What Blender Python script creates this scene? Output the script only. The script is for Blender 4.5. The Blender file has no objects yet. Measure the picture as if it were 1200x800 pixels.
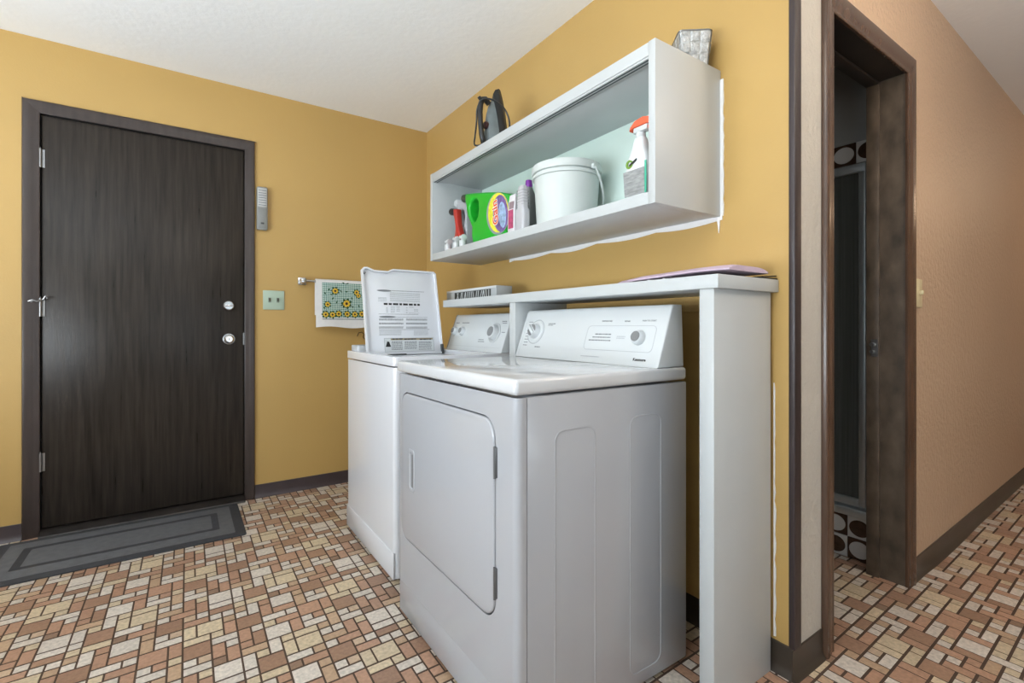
import bpy, bmesh, math, random
from mathutils import Vector, Matrix
random.seed(7)
scene = bpy.context.scene
C = scene.collection
PI = math.pi

# ------------------------------------------------------------------ camera
cam_d = bpy.data.cameras.new('camera')
cam_d.sensor_width = 36.0
cam_d.lens = 566.0 / 1200.0 * 36.0
cam_d.shift_y = -18.0 / 1200.0
cam_d.clip_start = 0.02
cam = bpy.data.objects.new('camera', cam_d)
C.objects.link(cam)
cam.location = (0, 0, 1.03)
cam.rotation_euler = (PI / 2, 0, -math.radians(34.3))
scene.camera = cam

# ------------------------------------------------------------------ world, light, exposure
world = bpy.data.worlds.new('world')
scene.world = world
world.use_nodes = True
bg = world.node_tree.nodes['Background']
bg.inputs['Color'].default_value = (0.75, 0.87, 1.0, 1)
bg.inputs['Strength'].default_value = 1.0
vs = scene.view_settings
vs.view_transform = 'Standard'
vs.look = 'None'
vs.gamma = 1.0
vs.use_curve_mapping = False
vs.exposure = 0.0


def area_light(name, loc, rot, sx, sy, watts, col):
    d = bpy.data.lights.new(name, 'AREA')
    d.shape = 'RECTANGLE'
    d.size = sx
    d.size_y = sy
    d.energy = watts
    d.color = col
    o = bpy.data.objects.new(name, d)
    C.objects.link(o)
    o.location = loc
    o.rotation_euler = rot
    return o


# added area lights tilted upward to fill the ceiling, set at two added windows
area_light('ceiling_fill', (-2.28, 0.70, 0.90), (0, -PI / 2 - 1.12, 0), 1.4, 2.3, 186, (0.86, 0.94, 1.0))
area_light('ceiling_fill', (0.5, -2.28, 0.90), (PI / 2 + 1.12, 0, 0), 2.2, 1.4, 24, (0.88, 0.95, 1.0))


# ------------------------------------------------------------------ materials
def lin(c):
    c = c / 255.0
    return c / 12.92 if c <= 0.04045 else ((c + 0.055) / 1.055) ** 2.4


def rgb(r, g, b):
    return (lin(r), lin(g), lin(b), 1.0)


MATS = {}


def M(name, col, rough=0.5, metal=0.0, var=0.05, scale=6.0, stretch=(1, 1, 1), bump=0.0, bscale=80.0,
      spec=0.5, coat=0.0, trans=0.0, emit=0.0, detail=3.0, randvar=0.0, rvar=0.0, pos=False):
    if name in MATS:
        return MATS[name]
    m = bpy.data.materials.new(name)
    m.use_nodes = True
    nt = m.node_tree
    b = nt.nodes['Principled BSDF']
    tc = nt.nodes.new('ShaderNodeTexCoord')
    if pos:
        geo = nt.nodes.new('ShaderNodeNewGeometry')
        src = geo.outputs['Position']
    else:
        src = tc.outputs['Object']
    mp = nt.nodes.new('ShaderNodeMapping')
    mp.inputs['Scale'].default_value = stretch
    nt.links.new(src, mp.inputs['Vector'])
    n = nt.nodes.new('ShaderNodeTexNoise')
    n.inputs['Scale'].default_value = scale
    n.inputs['Detail'].default_value = detail
    nt.links.new(mp.outputs[0], n.inputs['Vector'])
    ramp = nt.nodes.new('ShaderNodeValToRGB')
    base = rgb(*col)
    ramp.color_ramp.elements[0].position = 0.3
    ramp.color_ramp.elements[1].position = 0.7
    ramp.color_ramp.elements[0].color = tuple(max(0, x * (1 - var)) for x in base[:3]) + (1,)
    ramp.color_ramp.elements[1].color = tuple(min(1, x * (1 + var)) for x in base[:3]) + (1,)
    nt.links.new(n.outputs['Fac'], ramp.inputs['Fac'])
    colout = ramp.outputs['Color']
    if randvar:
        oi = nt.nodes.new('ShaderNodeObjectInfo')
        mr = nt.nodes.new('ShaderNodeMapRange')
        mr.inputs['To Min'].default_value = 1 - randvar
        mr.inputs['To Max'].default_value = 1 + randvar
        nt.links.new(oi.outputs['Random'], mr.inputs['Value'])
        hs = nt.nodes.new('ShaderNodeHueSaturation')
        nt.links.new(mr.outputs[0], hs.inputs['Value'])
        nt.links.new(colout, hs.inputs['Color'])
        colout = hs.outputs['Color']
    nt.links.new(colout, b.inputs['Base Color'])
    b.inputs['Roughness'].default_value = rough
    if rvar:
        mr2 = nt.nodes.new('ShaderNodeMapRange')
        mr2.inputs['To Min'].default_value = max(0.02, rough - rvar)
        mr2.inputs['To Max'].default_value = rough + rvar
        nt.links.new(n.outputs['Fac'], mr2.inputs['Value'])
        nt.links.new(mr2.outputs[0], b.inputs['Roughness'])
    b.inputs['Metallic'].default_value = metal
    b.inputs['Specular IOR Level'].default_value = spec
    b.inputs['Coat Weight'].default_value = coat
    b.inputs['Transmission Weight'].default_value = trans
    if emit:
        b.inputs['Emission Color'].default_value = base
        b.inputs['Emission Strength'].default_value = emit
    if bump:
        bn = nt.nodes.new('ShaderNodeTexNoise')
        bn.inputs['Scale'].default_value = bscale
        bn.inputs['Detail'].default_value = 3.0
        nt.links.new(mp.outputs[0], bn.inputs['Vector'])
        bp = nt.nodes.new('ShaderNodeBump')
        bp.inputs['Strength'].default_value = bump
        bp.inputs['Distance'].default_value = 0.01
        nt.links.new(bn.outputs['Fac'], bp.inputs['Height'])
        nt.links.new(bp.outputs[0], b.inputs['Normal'])
    MATS[name] = m
    return m


YELLOW = M('yellow paint', (191, 157, 95), 0.42, var=0.04, scale=1.3, bump=0.06, bscale=120, spec=0.4)
BEIGE = M('beige wall paint', (206, 177, 149), 0.40, var=0.03, scale=1.5, bump=0.7, bscale=48, spec=0.5)
CEIL = M('textured ceiling', (246, 249, 252), 0.8, var=0.02, scale=2.0, bump=0.14, bscale=30, spec=0.2)
PLAIN = M('plain wall paint', (222, 214, 200), 0.6, var=0.03, scale=2.0)
DOORW = M('dark stained veneer', (46, 40, 35), 0.31, var=0.42, scale=5.0, stretch=(14, 14, 0.7), bump=0.05, bscale=30,
          detail=6.0, spec=0.28, rvar=0.08)
CASING = M('dark brown casing', (58, 48, 44), 0.33, var=0.2, scale=4.0, stretch=(10, 10, 1), spec=0.5)
HCASING = M('brown hall casing', (84, 62, 48), 0.26, var=0.25, scale=5.0, stretch=(8, 8, 1), spec=0.6)
JAMB = M('mottled brown jamb', (88, 76, 64), 0.42, var=0.5, scale=16.0, stretch=(1, 1, 0.6), detail=6)
TRIMB = M('dark corner strip', (56, 47, 48), 0.4, var=0.08)
VINYL = M('brown vinyl base', (62, 54, 46), 0.35, var=0.12, scale=9)
VINYLP = M('plum brown base', (70, 60, 62), 0.4, var=0.1, scale=9)
WHITE = M('white painted board', (190, 194, 195), 0.42, var=0.025, scale=5, bump=0.03, bscale=60)
MINT = M('pale mint painted panel', (214, 232, 224), 0.45, var=0.02, scale=4)
CAULK = M('white caulk', (236, 236, 236), 0.6, var=0.03, scale=20)
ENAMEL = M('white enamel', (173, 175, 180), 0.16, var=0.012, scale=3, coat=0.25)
ENAMELW = M('washer lit white enamel', (222, 224, 229), 0.16, var=0.012, scale=3, coat=0.25)  # lighter copy of the dryer enamel; the washer's stronger light is in the colour
ENAMELT = M('white enamel lit top', (206, 208, 211), 0.10, var=0.01, scale=3, coat=0.4)  # lightened so the colour carries light the dryer top reflects
PLASW = M('white control plastic', (206, 210, 212), 0.3, var=0.01, scale=3)
GREYK = M('grey knob insert', (128, 130, 132), 0.4, var=0.05)
INK = M('grey print', (120, 124, 128), 0.6, var=0.05)
INKP = M('pale grey print', (176, 180, 184), 0.6, var=0.05)
BLACK = M('black print', (32, 32, 34), 0.5, var=0.05)
CHROME = M('chrome', (205, 205, 205), 0.18, 1.0, var=0.03)
STEEL = M('dull steel', (150, 150, 150), 0.35, 1.0, var=0.06)
DARK = M('dark void', (22, 21, 20), 0.8, var=0.1)
MATG = M('charcoal mat', (98, 99, 102), 0.85, var=0.1, scale=30, bump=0.25, bscale=300)
MATD = M('dark mat border', (60, 61, 65), 0.8, var=0.1, scale=30, bump=0.2, bscale=300)
GLASSD = M('dark reeded shower glass', (84, 88, 86), 0.22, var=0.18, scale=6, stretch=(1, 14, 0.2), bump=0.25, bscale=14, spec=0.6)
ALU = M('brushed aluminium', (188, 196, 200), 0.35, 0.75, var=0.04)
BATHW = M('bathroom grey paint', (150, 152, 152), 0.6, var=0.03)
TILEW = M('white ceramic', (205, 205, 204), 0.2, var=0.03)
TILEB = M('brown marbled ceramic', (66, 48, 38), 0.2, var=0.35, scale=40)
GROUT = M('tile grout', (80, 62, 50), 0.8, var=0.15, scale=30, pos=True)


# ------------------------------------------------------------------ mesh builder
class B:
    def __init__(self):
        self.bm = bmesh.new()

    def _merge(self, t):
        me = bpy.data.meshes.new('tmp')
        t.to_mesh(me)
        t.free()
        self.bm.from_mesh(me)
        bpy.data.meshes.remove(me)
        return self

    def box(self, x0, x1, y0, y1, z0, z1, bev=0.0, seg=2):
        t = bmesh.new()
        bmesh.ops.create_cube(t, size=1.0)
        for v in t.verts:
            v.co = Vector(((x0 + x1) / 2 + v.co.x * (x1 - x0), (y0 + y1) / 2 + v.co.y * (y1 - y0), (z0 + z1) / 2 + v.co.z * (z1 - z0)))
        if bev > 0:
            bmesh.ops.bevel(t, geom=t.edges[:], offset=bev, segments=seg, profile=0.5, affect='EDGES')
        return self._merge(t)

    def prism(self, pts, plane, a0, a1, bev=0.0, seg=2, holes=()):
        """polygon in 2D extruded along the third axis; plane 'yz','xz','xy'"""
        def P(p, a):
            return {'yz': (a, p[0], p[1]), 'xz': (p[0], a, p[1]), 'xy': (p[0], p[1], a)}[plane]
        t = bmesh.new()
        loops = [pts] + list(holes)
        if not holes:
            f = t.faces.new([t.verts.new(P(p, a0)) for p in pts])
            faces = [f]
        else:
            es = []
            for lp in loops:
                vv = [t.verts.new(P(p, a0)) for p in lp]
                for i in range(len(vv)):
                    es.append(t.edges.new((vv[i], vv[(i + 1) % len(vv)])))
            r = bmesh.ops.triangle_fill(t, use_beauty=True, use_dissolve=False, edges=es)
            faces = [g for g in r['geom'] if isinstance(g, bmesh.types.BMFace)]
        r = bmesh.ops.extrude_face_region(t, geom=faces)
        dv = Vector(P((0, 0), a1)) - Vector(P((0, 0), a0))
        for g in r['geom']:
            if isinstance(g, bmesh.types.BMVert):
                g.co += dv
        bmesh.ops.recalc_face_normals(t, faces=t.faces[:])
        if bev > 0:
            ax = {'yz': 0, 'xz': 1, 'xy': 2}[plane]
            ed = [e for e in t.edges if len(e.link_faces) == 2 and e.calc_face_angle(0) > 0.8 and abs(e.verts[0].co[ax] - e.verts[1].co[ax]) < 1e-6]
            bmesh.ops.bevel(t, geom=ed, offset=bev, segments=seg, profile=0.5, affect='EDGES', clamp_overlap=True)
        return self._merge(t)

    def cyl(self, p0, p1, r0, r1=None, n=20, bev=0.0):
        r1 = r0 if r1 is None else r1
        p0 = Vector(p0); p1 = Vector(p1)
        d = p1 - p0
        t = bmesh.new()
        bmesh.ops.create_cone(t, cap_ends=True, segments=n, radius1=r0, radius2=r1, depth=d.length)
        if bev > 0:
            ed = [e for e in t.edges if e.calc_face_angle(0) > 0.8]
            bmesh.ops.bevel(t, geom=ed, offset=bev, segments=2, profile=0.5, affect='EDGES')
        q = Vector((0, 0, 1)).rotation_difference(d.normalized())
        mt = Matrix.Translation((p0 + p1) / 2) @ q.to_matrix().to_4x4()
        bmesh.ops.transform(t, matrix=mt, verts=t.verts[:])
        return self._merge(t)

    def tube(self, pts, r, n=8):
        pts = [Vector(p) for p in pts]
        t = bmesh.new()
        rings = []
        up = Vector((0.13, 0.27, 0.95)).normalized()
        for i, p in enumerate(pts):
            a = pts[max(i - 1, 0)]; b = pts[min(i + 1, len(pts) - 1)]
            d = (b - a).normalized()
            s = d.cross(up)
            if s.length < 1e-4:
                s = d.cross(Vector((1, 0, 0)))
            s.normalize()
            w = s.cross(d).normalized()
            rr = r[i] if isinstance(r, (list, tuple)) else r
            rings.append([t.verts.new(p + rr * (math.cos(2 * PI * k / n) * s + math.sin(2 * PI * k / n) * w)) for k in range(n)])
        for i in range(len(rings) - 1):
            for k in range(n):
                t.faces.new((rings[i][k], rings[i][(k + 1) % n], rings[i + 1][(k + 1) % n], rings[i + 1][k]))
        t.faces.new(rings[0][::-1]); t.faces.new(rings[-1])
        bmesh.ops.recalc_face_normals(t, faces=t.faces[:])
        return self._merge(t)

    def lathe(self, prof, c, n=32, axis='z', cap=True):
        t = bmesh.new()
        rings = []
        for r, h in prof:
            ring = []
            for k in range(n):
                a = 2 * PI * k / n
                x, y = r * math.cos(a), r * math.sin(a)
                co = {'z': (x, y, h), 'x': (h, x, y), 'y': (x, h, y)}[axis]
                ring.append(t.verts.new(Vector(c) + Vector(co)))
            rings.append(ring)
        for i in range(len(rings) - 1):
            for k in range(n):
                t.faces.new((rings[i][k], rings[i][(k + 1) % n], rings[i + 1][(k + 1) % n], rings[i + 1][k]))
        if cap:
            t.faces.new(rings[0][::-1]); t.faces.new(rings[-1])
        bmesh.ops.recalc_face_normals(t, faces=t.faces[:])
        return self._merge(t)

    def loft(self, loops, cap=True):
        t = bmesh.new()
        R = [[t.verts.new(p) for p in lp] for lp in loops]
        n = len(R[0])
        for i in range(len(R) - 1):
            for k in range(n):
                t.faces.new((R[i][k], R[i][(k + 1) % n], R[i + 1][(k + 1) % n], R[i + 1][k]))
        if cap:
            t.faces.new(R[0][::-1]); t.faces.new(R[-1])
        bmesh.ops.recalc_face_normals(t, faces=t.faces[:])
        return self._merge(t)

    def sheet(self, f, nu, nv, thick=0.0, tdir=(0, 1, 0)):
        """grid surface f(u,v)->point"""
        t = bmesh.new()
        V = [[t.verts.new(f(i / nu, j / nv)) for j in range(nv + 1)] for i in range(nu + 1)]
        fs = []
        for i in range(nu):
            for j in range(nv):
                fs.append(t.faces.new((V[i][j], V[i + 1][j], V[i + 1][j + 1], V[i][j + 1])))
        if thick:
            bmesh.ops.recalc_face_normals(t, faces=t.faces[:])
            bmesh.ops.solidify(t, geom=fs, thickness=thick)
        bmesh.ops.recalc_face_normals(t, faces=t.faces[:])
        return self._merge(t)

    def poly(self, pts):
        self.bm.faces.new([self.bm.verts.new(p) for p in pts])
        return self

    def xf(self, mt):
        bmesh.ops.transform(self.bm, matrix=mt, verts=self.bm.verts[:])
        return self

    def mi(self, idx, start=0):
        self.bm.faces.ensure_lookup_table()
        for f in self.bm.faces[start:]:
            f.material_index = idx
        return self

    def nf(self):
        return len(self.bm.faces)


def world_loc(o):
    l = Vector(o.location)
    while o.parent:
        o = o.parent
        l += Vector(o.location)
    return l


def put(name, b, mats, parent=None, smooth=35, label=None, cat=None, group=None, kind=None):
    bm = b.bm
    me = bpy.data.meshes.new(name)
    lo = [min(v.co[i] for v in bm.verts) for i in range(3)]
    hi = [max(v.co[i] for v in bm.verts) for i in range(3)]
    org = Vector(((lo[0] + hi[0]) / 2, (lo[1] + hi[1]) / 2, lo[2]))
    for v in bm.verts:
        v.co -= org
    bm.to_mesh(me)
    bm.free()
    for mt in (mats if isinstance(mats, (list, tuple)) else [mats]):
        me.materials.append(mt)
    if smooth:
        for p in me.polygons:
            p.use_smooth = True
        me.set_sharp_from_angle(angle=math.radians(smooth))
    o = bpy.data.objects.new(name, me)
    C.objects.link(o)
    if parent:
        o.parent = parent
        o.location = org - world_loc(parent)
    else:
        o.location = org
    tag(o, label, cat, group, kind)
    return o


def tag(o, label=None, cat=None, group=None, kind=None):
    if label: o['label'] = label
    if cat: o['category'] = cat
    if group: o['group'] = group
    if kind: o['kind'] = kind
    return o


def thing(name, loc, label, cat=None, group=None, kind=None):
    o = bpy.data.objects.new(name, None)
    C.objects.link(o)
    o.location = loc
    o.empty_display_size = 0.05
    return tag(o, label, cat, group, kind)


def rrect(a0, a1, b0, b1, r, n=6):
    pts = []
    for (cx, cy, s) in ((a1 - r, b1 - r, 0), (a0 + r, b1 - r, 1), (a0 + r, b0 + r, 2), (a1 - r, b0 + r, 3)):
        for k in range(n + 1):
            t = PI / 2 * (s + k / n)
            pts.append((cx + r * math.cos(t), cy + r * math.sin(t)))
    return pts


def ell(cx, cy, rx, ry, n=20):
    return [(cx + rx * math.cos(2 * PI * k / n), cy + ry * math.sin(2 * PI * k / n)) for k in range(n)]


def frame(origin, right, up):
    r = Vector(right).normalized(); u = Vector(up).normalized(); n = r.cross(u)
    mt = Matrix((r, u, n)).transposed().to_4x4()
    mt.translation = Vector(origin)
    return mt


def text_b(s, size, mt, ext=0.0003, align='CENTER', bold=0.0, sx=1.0):
    cu = bpy.data.curves.new('txt', 'FONT')
    cu.body = s
    cu.size = size
    cu.align_x = align
    cu.align_y = 'CENTER'
    cu.extrude = ext
    cu.offset = bold
    cu.resolution_u = 3
    o = bpy.data.objects.new('txt', cu)
    C.objects.link(o)
    dg = bpy.context.evaluated_depsgraph_get()
    me = bpy.data.meshes.new_from_object(o.evaluated_get(dg))
    bpy.data.objects.remove(o)
    b = B()
    b.bm.from_mesh(me)
    bpy.data.meshes.remove(me)
    b.xf(mt @ Matrix.Diagonal((sx, 1, 1, 1)))
    return b


def S(name, b, mat, label, cat, parent=None, smooth=35):
    return put(name, b, mat, parent, smooth, label, cat, None, 'structure')


# ------------------------------------------------------------------ dimensions of the room
XW = 1.471      # shelf wall face
YB = 3.26       # back wall face
YH = 0.70       # hall wall face
ZC = 2.44
XL, YR, XE = -2.45, -2.45, 6.4

# ------------------------------------------------------------------ shell
S('ceiling', B().box(XL - .1, XE + .1, YR - .1, YB + .1, ZC, ZC + .08), CEIL, 'off-white textured ceiling above the whole room', 'ceiling')
DX0, DX1, DZ1 = -0.592, 0.319, 2.088   # rough opening of the entry door
b = B().box(XL - .1, DX0, YB, YB + .12, 0, ZC).box(DX1, XW + .12, YB, YB + .12, 0, ZC).box(DX0, DX1, YB, YB + .12, DZ1, ZC)
S('wall_back', b, YELLOW, 'mustard yellow wall around the dark entry door', 'wall')
S('wall_right', B().box(XW, XW + .12, YH + .1202, YB, 0, ZC).box(XW, XW + .006, YH + .001, YH + .1202, 0, ZC), YELLOW, 'mustard yellow wall behind the appliances and the white shelf box', 'wall')
OX0, OX1, OZ1 = 1.715, 2.36, 2.03
ang = math.tan(math.radians(1.0))
hx = OX1 + .012
hp = [(hx, YH), (XE, YH + (XE - hx) * ang), (XE, YH + .3), (hx, YH + .12)]
S('wall_stub', B().box(XW + .0062, OX0 - .012, YH, YH + .12, 0, ZC), M('grey textured paint', (198, 192, 182), .5, var=.04, scale=3, bump=.5, bscale=60), 'narrow greyish textured wall end between yellow wall and doorway', 'wall')
b = B().prism(hp, 'xy', 0, ZC).box(OX0 - .012, hx, YH, YH + .12, OZ1 + .012, ZC)
S('wall_hall', b, BEIGE, 'beige textured hall wall around the dark bathroom doorway', 'wall')
S('wall_end', B().box(XE, XE + .1, YR, YB, 0, ZC), BEIGE, 'beige wall closing the far end of the hall', 'wall')
# left and rear walls, with unseen window openings added for the light
def window_wall(name, axis, pos, lo, hi, w0, w1, z0, z1, label):
    b = B()
    def bx(a0, a1, c0, c1):
        if axis == 'x': b.box(pos - .1, pos, a0, a1, c0, c1)
        else: b.box(a0, a1, pos - .1, pos, c0, c1)
    bx(lo, w0, 0, ZC); bx(w1, hi, 0, ZC); bx(w0, w1, 0, z0); bx(w0, w1, z1, ZC)
    S(name, b, PLAIN, label, 'wall')
window_wall('wall_left', 'x', XL, YR, YB, -.6, 2.0, .15, 2.1, 'plain pale wall with an added window opening, left of the camera')
window_wall('wall_rear', 'y', YR, XL, XE, -.75, 1.75, .15, 2.1, 'plain pale wall with an added window opening, behind the camera')
WGLASS = M('window glass', (235, 240, 240), 0.05, trans=1.0, var=0.0)
def window_unit(name, axis, pos, w0, w1, z0, z1, label):
    t = thing(name, ((pos, (w0 + w1) / 2, z0) if axis == 'x' else ((w0 + w1) / 2, pos, z0)), label, 'window', None, 'structure')
    def bx(a0, a1, c0, c1, d0, d1):
        bb = B()
        return bb.box(pos + d0, pos + d1, a0, a1, c0, c1) if axis == 'x' else bb.box(a0, a1, pos + d0, pos + d1, c0, c1)
    mid = (w0 + w1) / 2
    for a in ((w0, w0 + .05, z0, z1), (w1 - .05, w1, z0, z1), (w0 + .05, w1 - .05, z0, z0 + .05), (w0 + .05, w1 - .05, z1 - .05, z1), (mid - .025, mid + .025, z0 + .05, z1 - .05)):
        put('window_frame', bx(*a, -.08, -.02), WHITE, t)
    put('pane', bx(w0 + .05, mid - .025, z0 + .05, z1 - .05, -.055, -.05), WGLASS, t)
    put('pane', bx(mid + .025, w1 - .05, z0 + .05, z1 - .05, -.055, -.05), WGLASS, t)
window_unit('added_window_1', 'x', XL, -.6, 2.0, .15, 2.1, 'unseen white framed window added in the wall left of the camera')  # unseen window, added around the left fill light
window_unit('added_window_2', 'y', YR, -.75, 1.75, .15, 2.1, 'unseen white framed window added in the wall behind the camera')  # second unseen window, added for the rear fill light

# bathroom shell
b = B().box(1.592, 1.605, YH + .1205, 2.2, 0, ZC).box(1.592, 2.6, 2.2, 2.3, 0, ZC).box(2.452, 2.56, YH + .12, 2.2, 1.842, ZC)
S('wall_bathroom', b, BATHW, 'dim grey bathroom walls seen through the dark doorway', 'wall')

# ------------------------------------------------------------------ floor and its tiles
floor = S('floor', B().box(XL - .1, XE + .1, YR - .1, YB + .12, -.10, -.0014), GROUT,
          'sheet floor of small brown, tan and cream oblong tiles', 'floor', smooth=0)
TCOL = {}
for nm, c, v in (('brown', (158, 124, 102), .16), ('rust', (178, 140, 116), .16), ('tan', (186, 156, 128), .16), ('cream', (206, 187, 158), .20),
                 ('white', (211, 200, 188), .20), ('sand', (198, 172, 146), .16), ('umber', (146, 118, 98), .16)):
    TCOL[nm] = M('tile ' + nm, c, 0.36, var=v, scale=90, bump=0.10, bscale=160, spec=0.45, randvar=0.07, pos=True, detail=4)
# one 12 x 12 module repeat of the printed layout: column, row, width, height, colour
GAP = 0.0058
cells = [(0,0,2,2,'brown'),(1,3,2,2,'cream'),(2,8,2,2,'white'),(4,2,2,2,'brown'),(5,7,2,2,'brown'),(6,11,2,2,'white'),(7,4,2,2,'white'),
 (8,8,2,2,'cream'),(9,1,2,2,'rust'),(10,5,2,2,'brown'),(0,11,1,1,'white'),(1,11,1,1,'sand'),(0,10,2,1,'white'),(0,8,1,2,'rust'),(1,9,1,1,'cream'),
 (0,2,2,1,'cream'),(0,3,1,2,'cream'),(2,2,1,1,'cream'),(2,1,2,1,'white'),(3,0,1,1,'white'),(2,11,1,2,'rust'),(3,10,1,2,'rust'),(2,10,1,1,'umber'),
 (2,7,2,1,'white'),(4,8,1,2,'white'),(4,7,1,1,'white'),(4,6,1,1,'cream'),(4,11,1,1,'rust'),(4,0,1,2,'rust'),(5,11,1,2,'brown'),(5,1,1,1,'white'),
 (4,10,2,1,'tan'),(5,9,1,1,'cream'),(5,6,2,1,'cream'),(6,5,1,1,'rust'),(5,4,1,2,'white'),(4,5,1,1,'tan'),(6,9,1,2,'white'),(7,10,1,1,'cream'),
 (7,8,1,2,'cream'),(7,7,2,1,'white'),(7,6,1,1,'umber'),(8,6,2,1,'rust'),(9,7,1,1,'tan'),(9,5,1,1,'tan'),(9,3,1,2,'tan'),(10,7,1,1,'white'),
 (11,7,2,1,'rust'),(10,8,2,1,'tan'),(10,9,1,1,'white'),(11,9,1,1,'white'),(10,10,1,1,'tan'),(9,11,2,1,'white'),(9,0,1,1,'white'),(10,0,1,1,'rust'),
 (8,11,1,2,'rust'),(8,10,2,1,'cream'),(7,1,2,1,'rust'),(6,1,1,1,'cream'),(6,2,2,1,'white'),(8,2,1,1,'white'),(6,3,1,2,'rust'),(7,3,2,1,'rust'),
 (10,3,2,1,'white'),(10,4,1,1,'white'),(11,4,1,1,'sand'),(11,1,1,2,'rust'),(11,0,1,1,'cream'),(11,10,1,2,'tan'),(1,7,1,2,'rust'),(0,6,1,1,'sand'),
 (1,6,1,1,'white'),(0,5,2,1,'rust'),(2,6,2,1,'brown'),(2,5,1,1,'white'),(3,5,1,1,'white'),(3,2,1,2,'rust'),(3,4,1,1,'tan'),(4,4,1,1,'white')]
# the sheet lies very slightly askew in the room
UX, UY, VX, VY, TOX, TOY = .038366, .0010554, .0003037, .038972, 0.0, 1.7921
tiles = []   # centre x, y, width, height, colour
areas = ((-1.7, 1.50, -.3, 3.29), (1.44, 5.6, -1.3, .85), (1.60, 2.47, .80, 2.2))
for i in range(-6, 15):
    for j in range(-10, 6):
        for (c, r, w, hh, k) in cells:
            a_, b_ = c + w / 2 + 12 * i, r + hh / 2 + 12 * j
            x, y = TOX + UX * a_ + VX * b_, TOY + UY * a_ + VY * b_
            if any(q[0] < x < q[1] and q[2] < y < q[3] for q in areas):
                tiles.append((x, y, w * .03837 - GAP, hh * .03897 - GAP - .0024, k))

yaw = math.radians(34.3)
FX, FY = math.sin(yaw), math.cos(yaw)
block = [(.645, 1.47, .926, 1.68), (.70, 1.47, 1.68, 2.53), (1.167, 1.47, .74, .80), (-.7, .258, 2.71, 3.25), (1.471, 1.72, .70, .82), (2.35, 6.4, .70, .9)]
def in_view(x, y):
    t = x * FX + y * FY
    if t < 0.3: return None
    u = 600 + 566 * (x * FY - y * FX) / t
    v = 382 + 566 * 1.03 / t
    if u < 0 or u > 1200 or v > 800: return None
    for k in range(1, 41):
        f = k / 40.0
        px, py = x * f, y * f
        for q in block:
            if q[0] < px < q[1] and q[2] < py < q[3]:
                return None
    return t
sc_ = []
for n, t in enumerate(tiles):
    d = in_view(t[0], t[1])
    if d:
        sc_.append((t[2] * t[3] / d ** 3, n))
sc_.sort(reverse=True)
single = set(n for a, n in sc_[:300])

def tile_geo(w, h):
    e = .0008
    v = [(-w / 2, -h / 2, -.0022), (w / 2, -h / 2, -.0022), (w / 2, h / 2, -.0022), (-w / 2, h / 2, -.0022),
         (-w / 2, -h / 2, -.0005), (w / 2, -h / 2, -.0005), (w / 2, h / 2, -.0005), (-w / 2, h / 2, -.0005),
         (-w / 2 + e, -h / 2 + e, 0), (w / 2 - e, -h / 2 + e, 0), (w / 2 - e, h / 2 - e, 0), (-w / 2 + e, h / 2 - e, 0)]
    v = [(a + .0078 * b_, b_ + .0275 * a, c) for a, b_, c in v]
    f = []
    for a in (0, 4):
        for k in range(4):
            f.append((a + k, a + (k + 1) % 4, a + 4 + (k + 1) % 4, a + 4 + k))
    f.append((8, 9, 10, 11))
    return v, f
cache = {}
SV, SF, SM = [], [], []
names = list(TCOL)
for n, (cx, cy, w, hh, k) in enumerate(tiles):
    if n in single:
        key = (round(w, 4), round(hh, 4), k)
        if key not in cache:
            v, f = tile_geo(w, hh)
            me = bpy.data.meshes.new('tile')
            me.from_pydata(v, [], f)
            me.materials.append(TCOL[k])
            cache[key] = me
        o = bpy.data.objects.new('tile', cache[key])
        C.objects.link(o)
        o.parent = floor
        o.location = Vector((cx, cy, 0)) - Vector(floor.location)
    else:
        v, f = tile_geo(w, hh)
        base = len(SV)
        SV += [(a + cx, b_ + cy, c) for a, b_, c in v]
        SF += [tuple(i + base for i in q) for q in f]
        SM += [names.index(k)] * len(f)
me = bpy.data.meshes.new('floor_tiles')
me.from_pydata(SV, [], SF)
for k in names:
    me.materials.append(TCOL[k])
me.polygons.foreach_set('material_index', SM)
o = bpy.data.objects.new('floor_tiles', me)
C.objects.link(o)
o.parent = floor
o.location = -Vector(floor.location)
o['kind'] = 'stuff'

# ------------------------------------------------------------------ baseboards
def cove(z=.085):   # profile (distance from wall, height)
    return [(0, 0), (.016, 0), (.012, .006), (.007, .015), (.0045, .03), (.0045, z - .002), (.003, z), (0, z)]
def cove_run(axis, a0, a1, wall, sgn, z=.085):
    pr = [(wall + sgn * d, hh) for d, hh in cove(z)]
    return B().prism(pr, 'yz' if axis == 'x' else 'xz', a0, a1)
S('baseboard_back', cove_run('x', .358, XW, YB, -1, .078), VINYLP, 'dark plum vinyl baseboard right of the entry door', 'baseboard')
S('baseboard_left', cove_run('x', XL, -.640, YB, -1, .078), VINYLP, 'dark plum vinyl baseboard left of the entry door', 'baseboard')
S('baseboard_right', cove_run('y', YH, YB - .02, XW, -1, .09), VINYL, 'dark brown vinyl baseboard behind the appliances', 'baseboard')
b = cove_run('x', XW - .014, 1.642, YH, -1, .09)
S('baseboard_corner', b, VINYL, 'short dark vinyl baseboard wrapping the wall end beside the doorway', 'baseboard')
pr = cove(.085)
b = B()
loops = []
for x in [2.428 + i * .12 for i in range(34)]:
    y0 = YH + (x - hx) * ang + .0
    wob = .006 * math.sin((x - 2.4) * 3.2) if 2.6 < x < 4.4 else 0
    loops.append([(x, y0 - d * (1 + max(0, wob) * 60), hh) for d, hh in pr])
b.loft(loops)
S('baseboard_hall', b, VINYL, 'dark brown vinyl baseboard running along the beige hall wall', 'baseboard')
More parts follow.
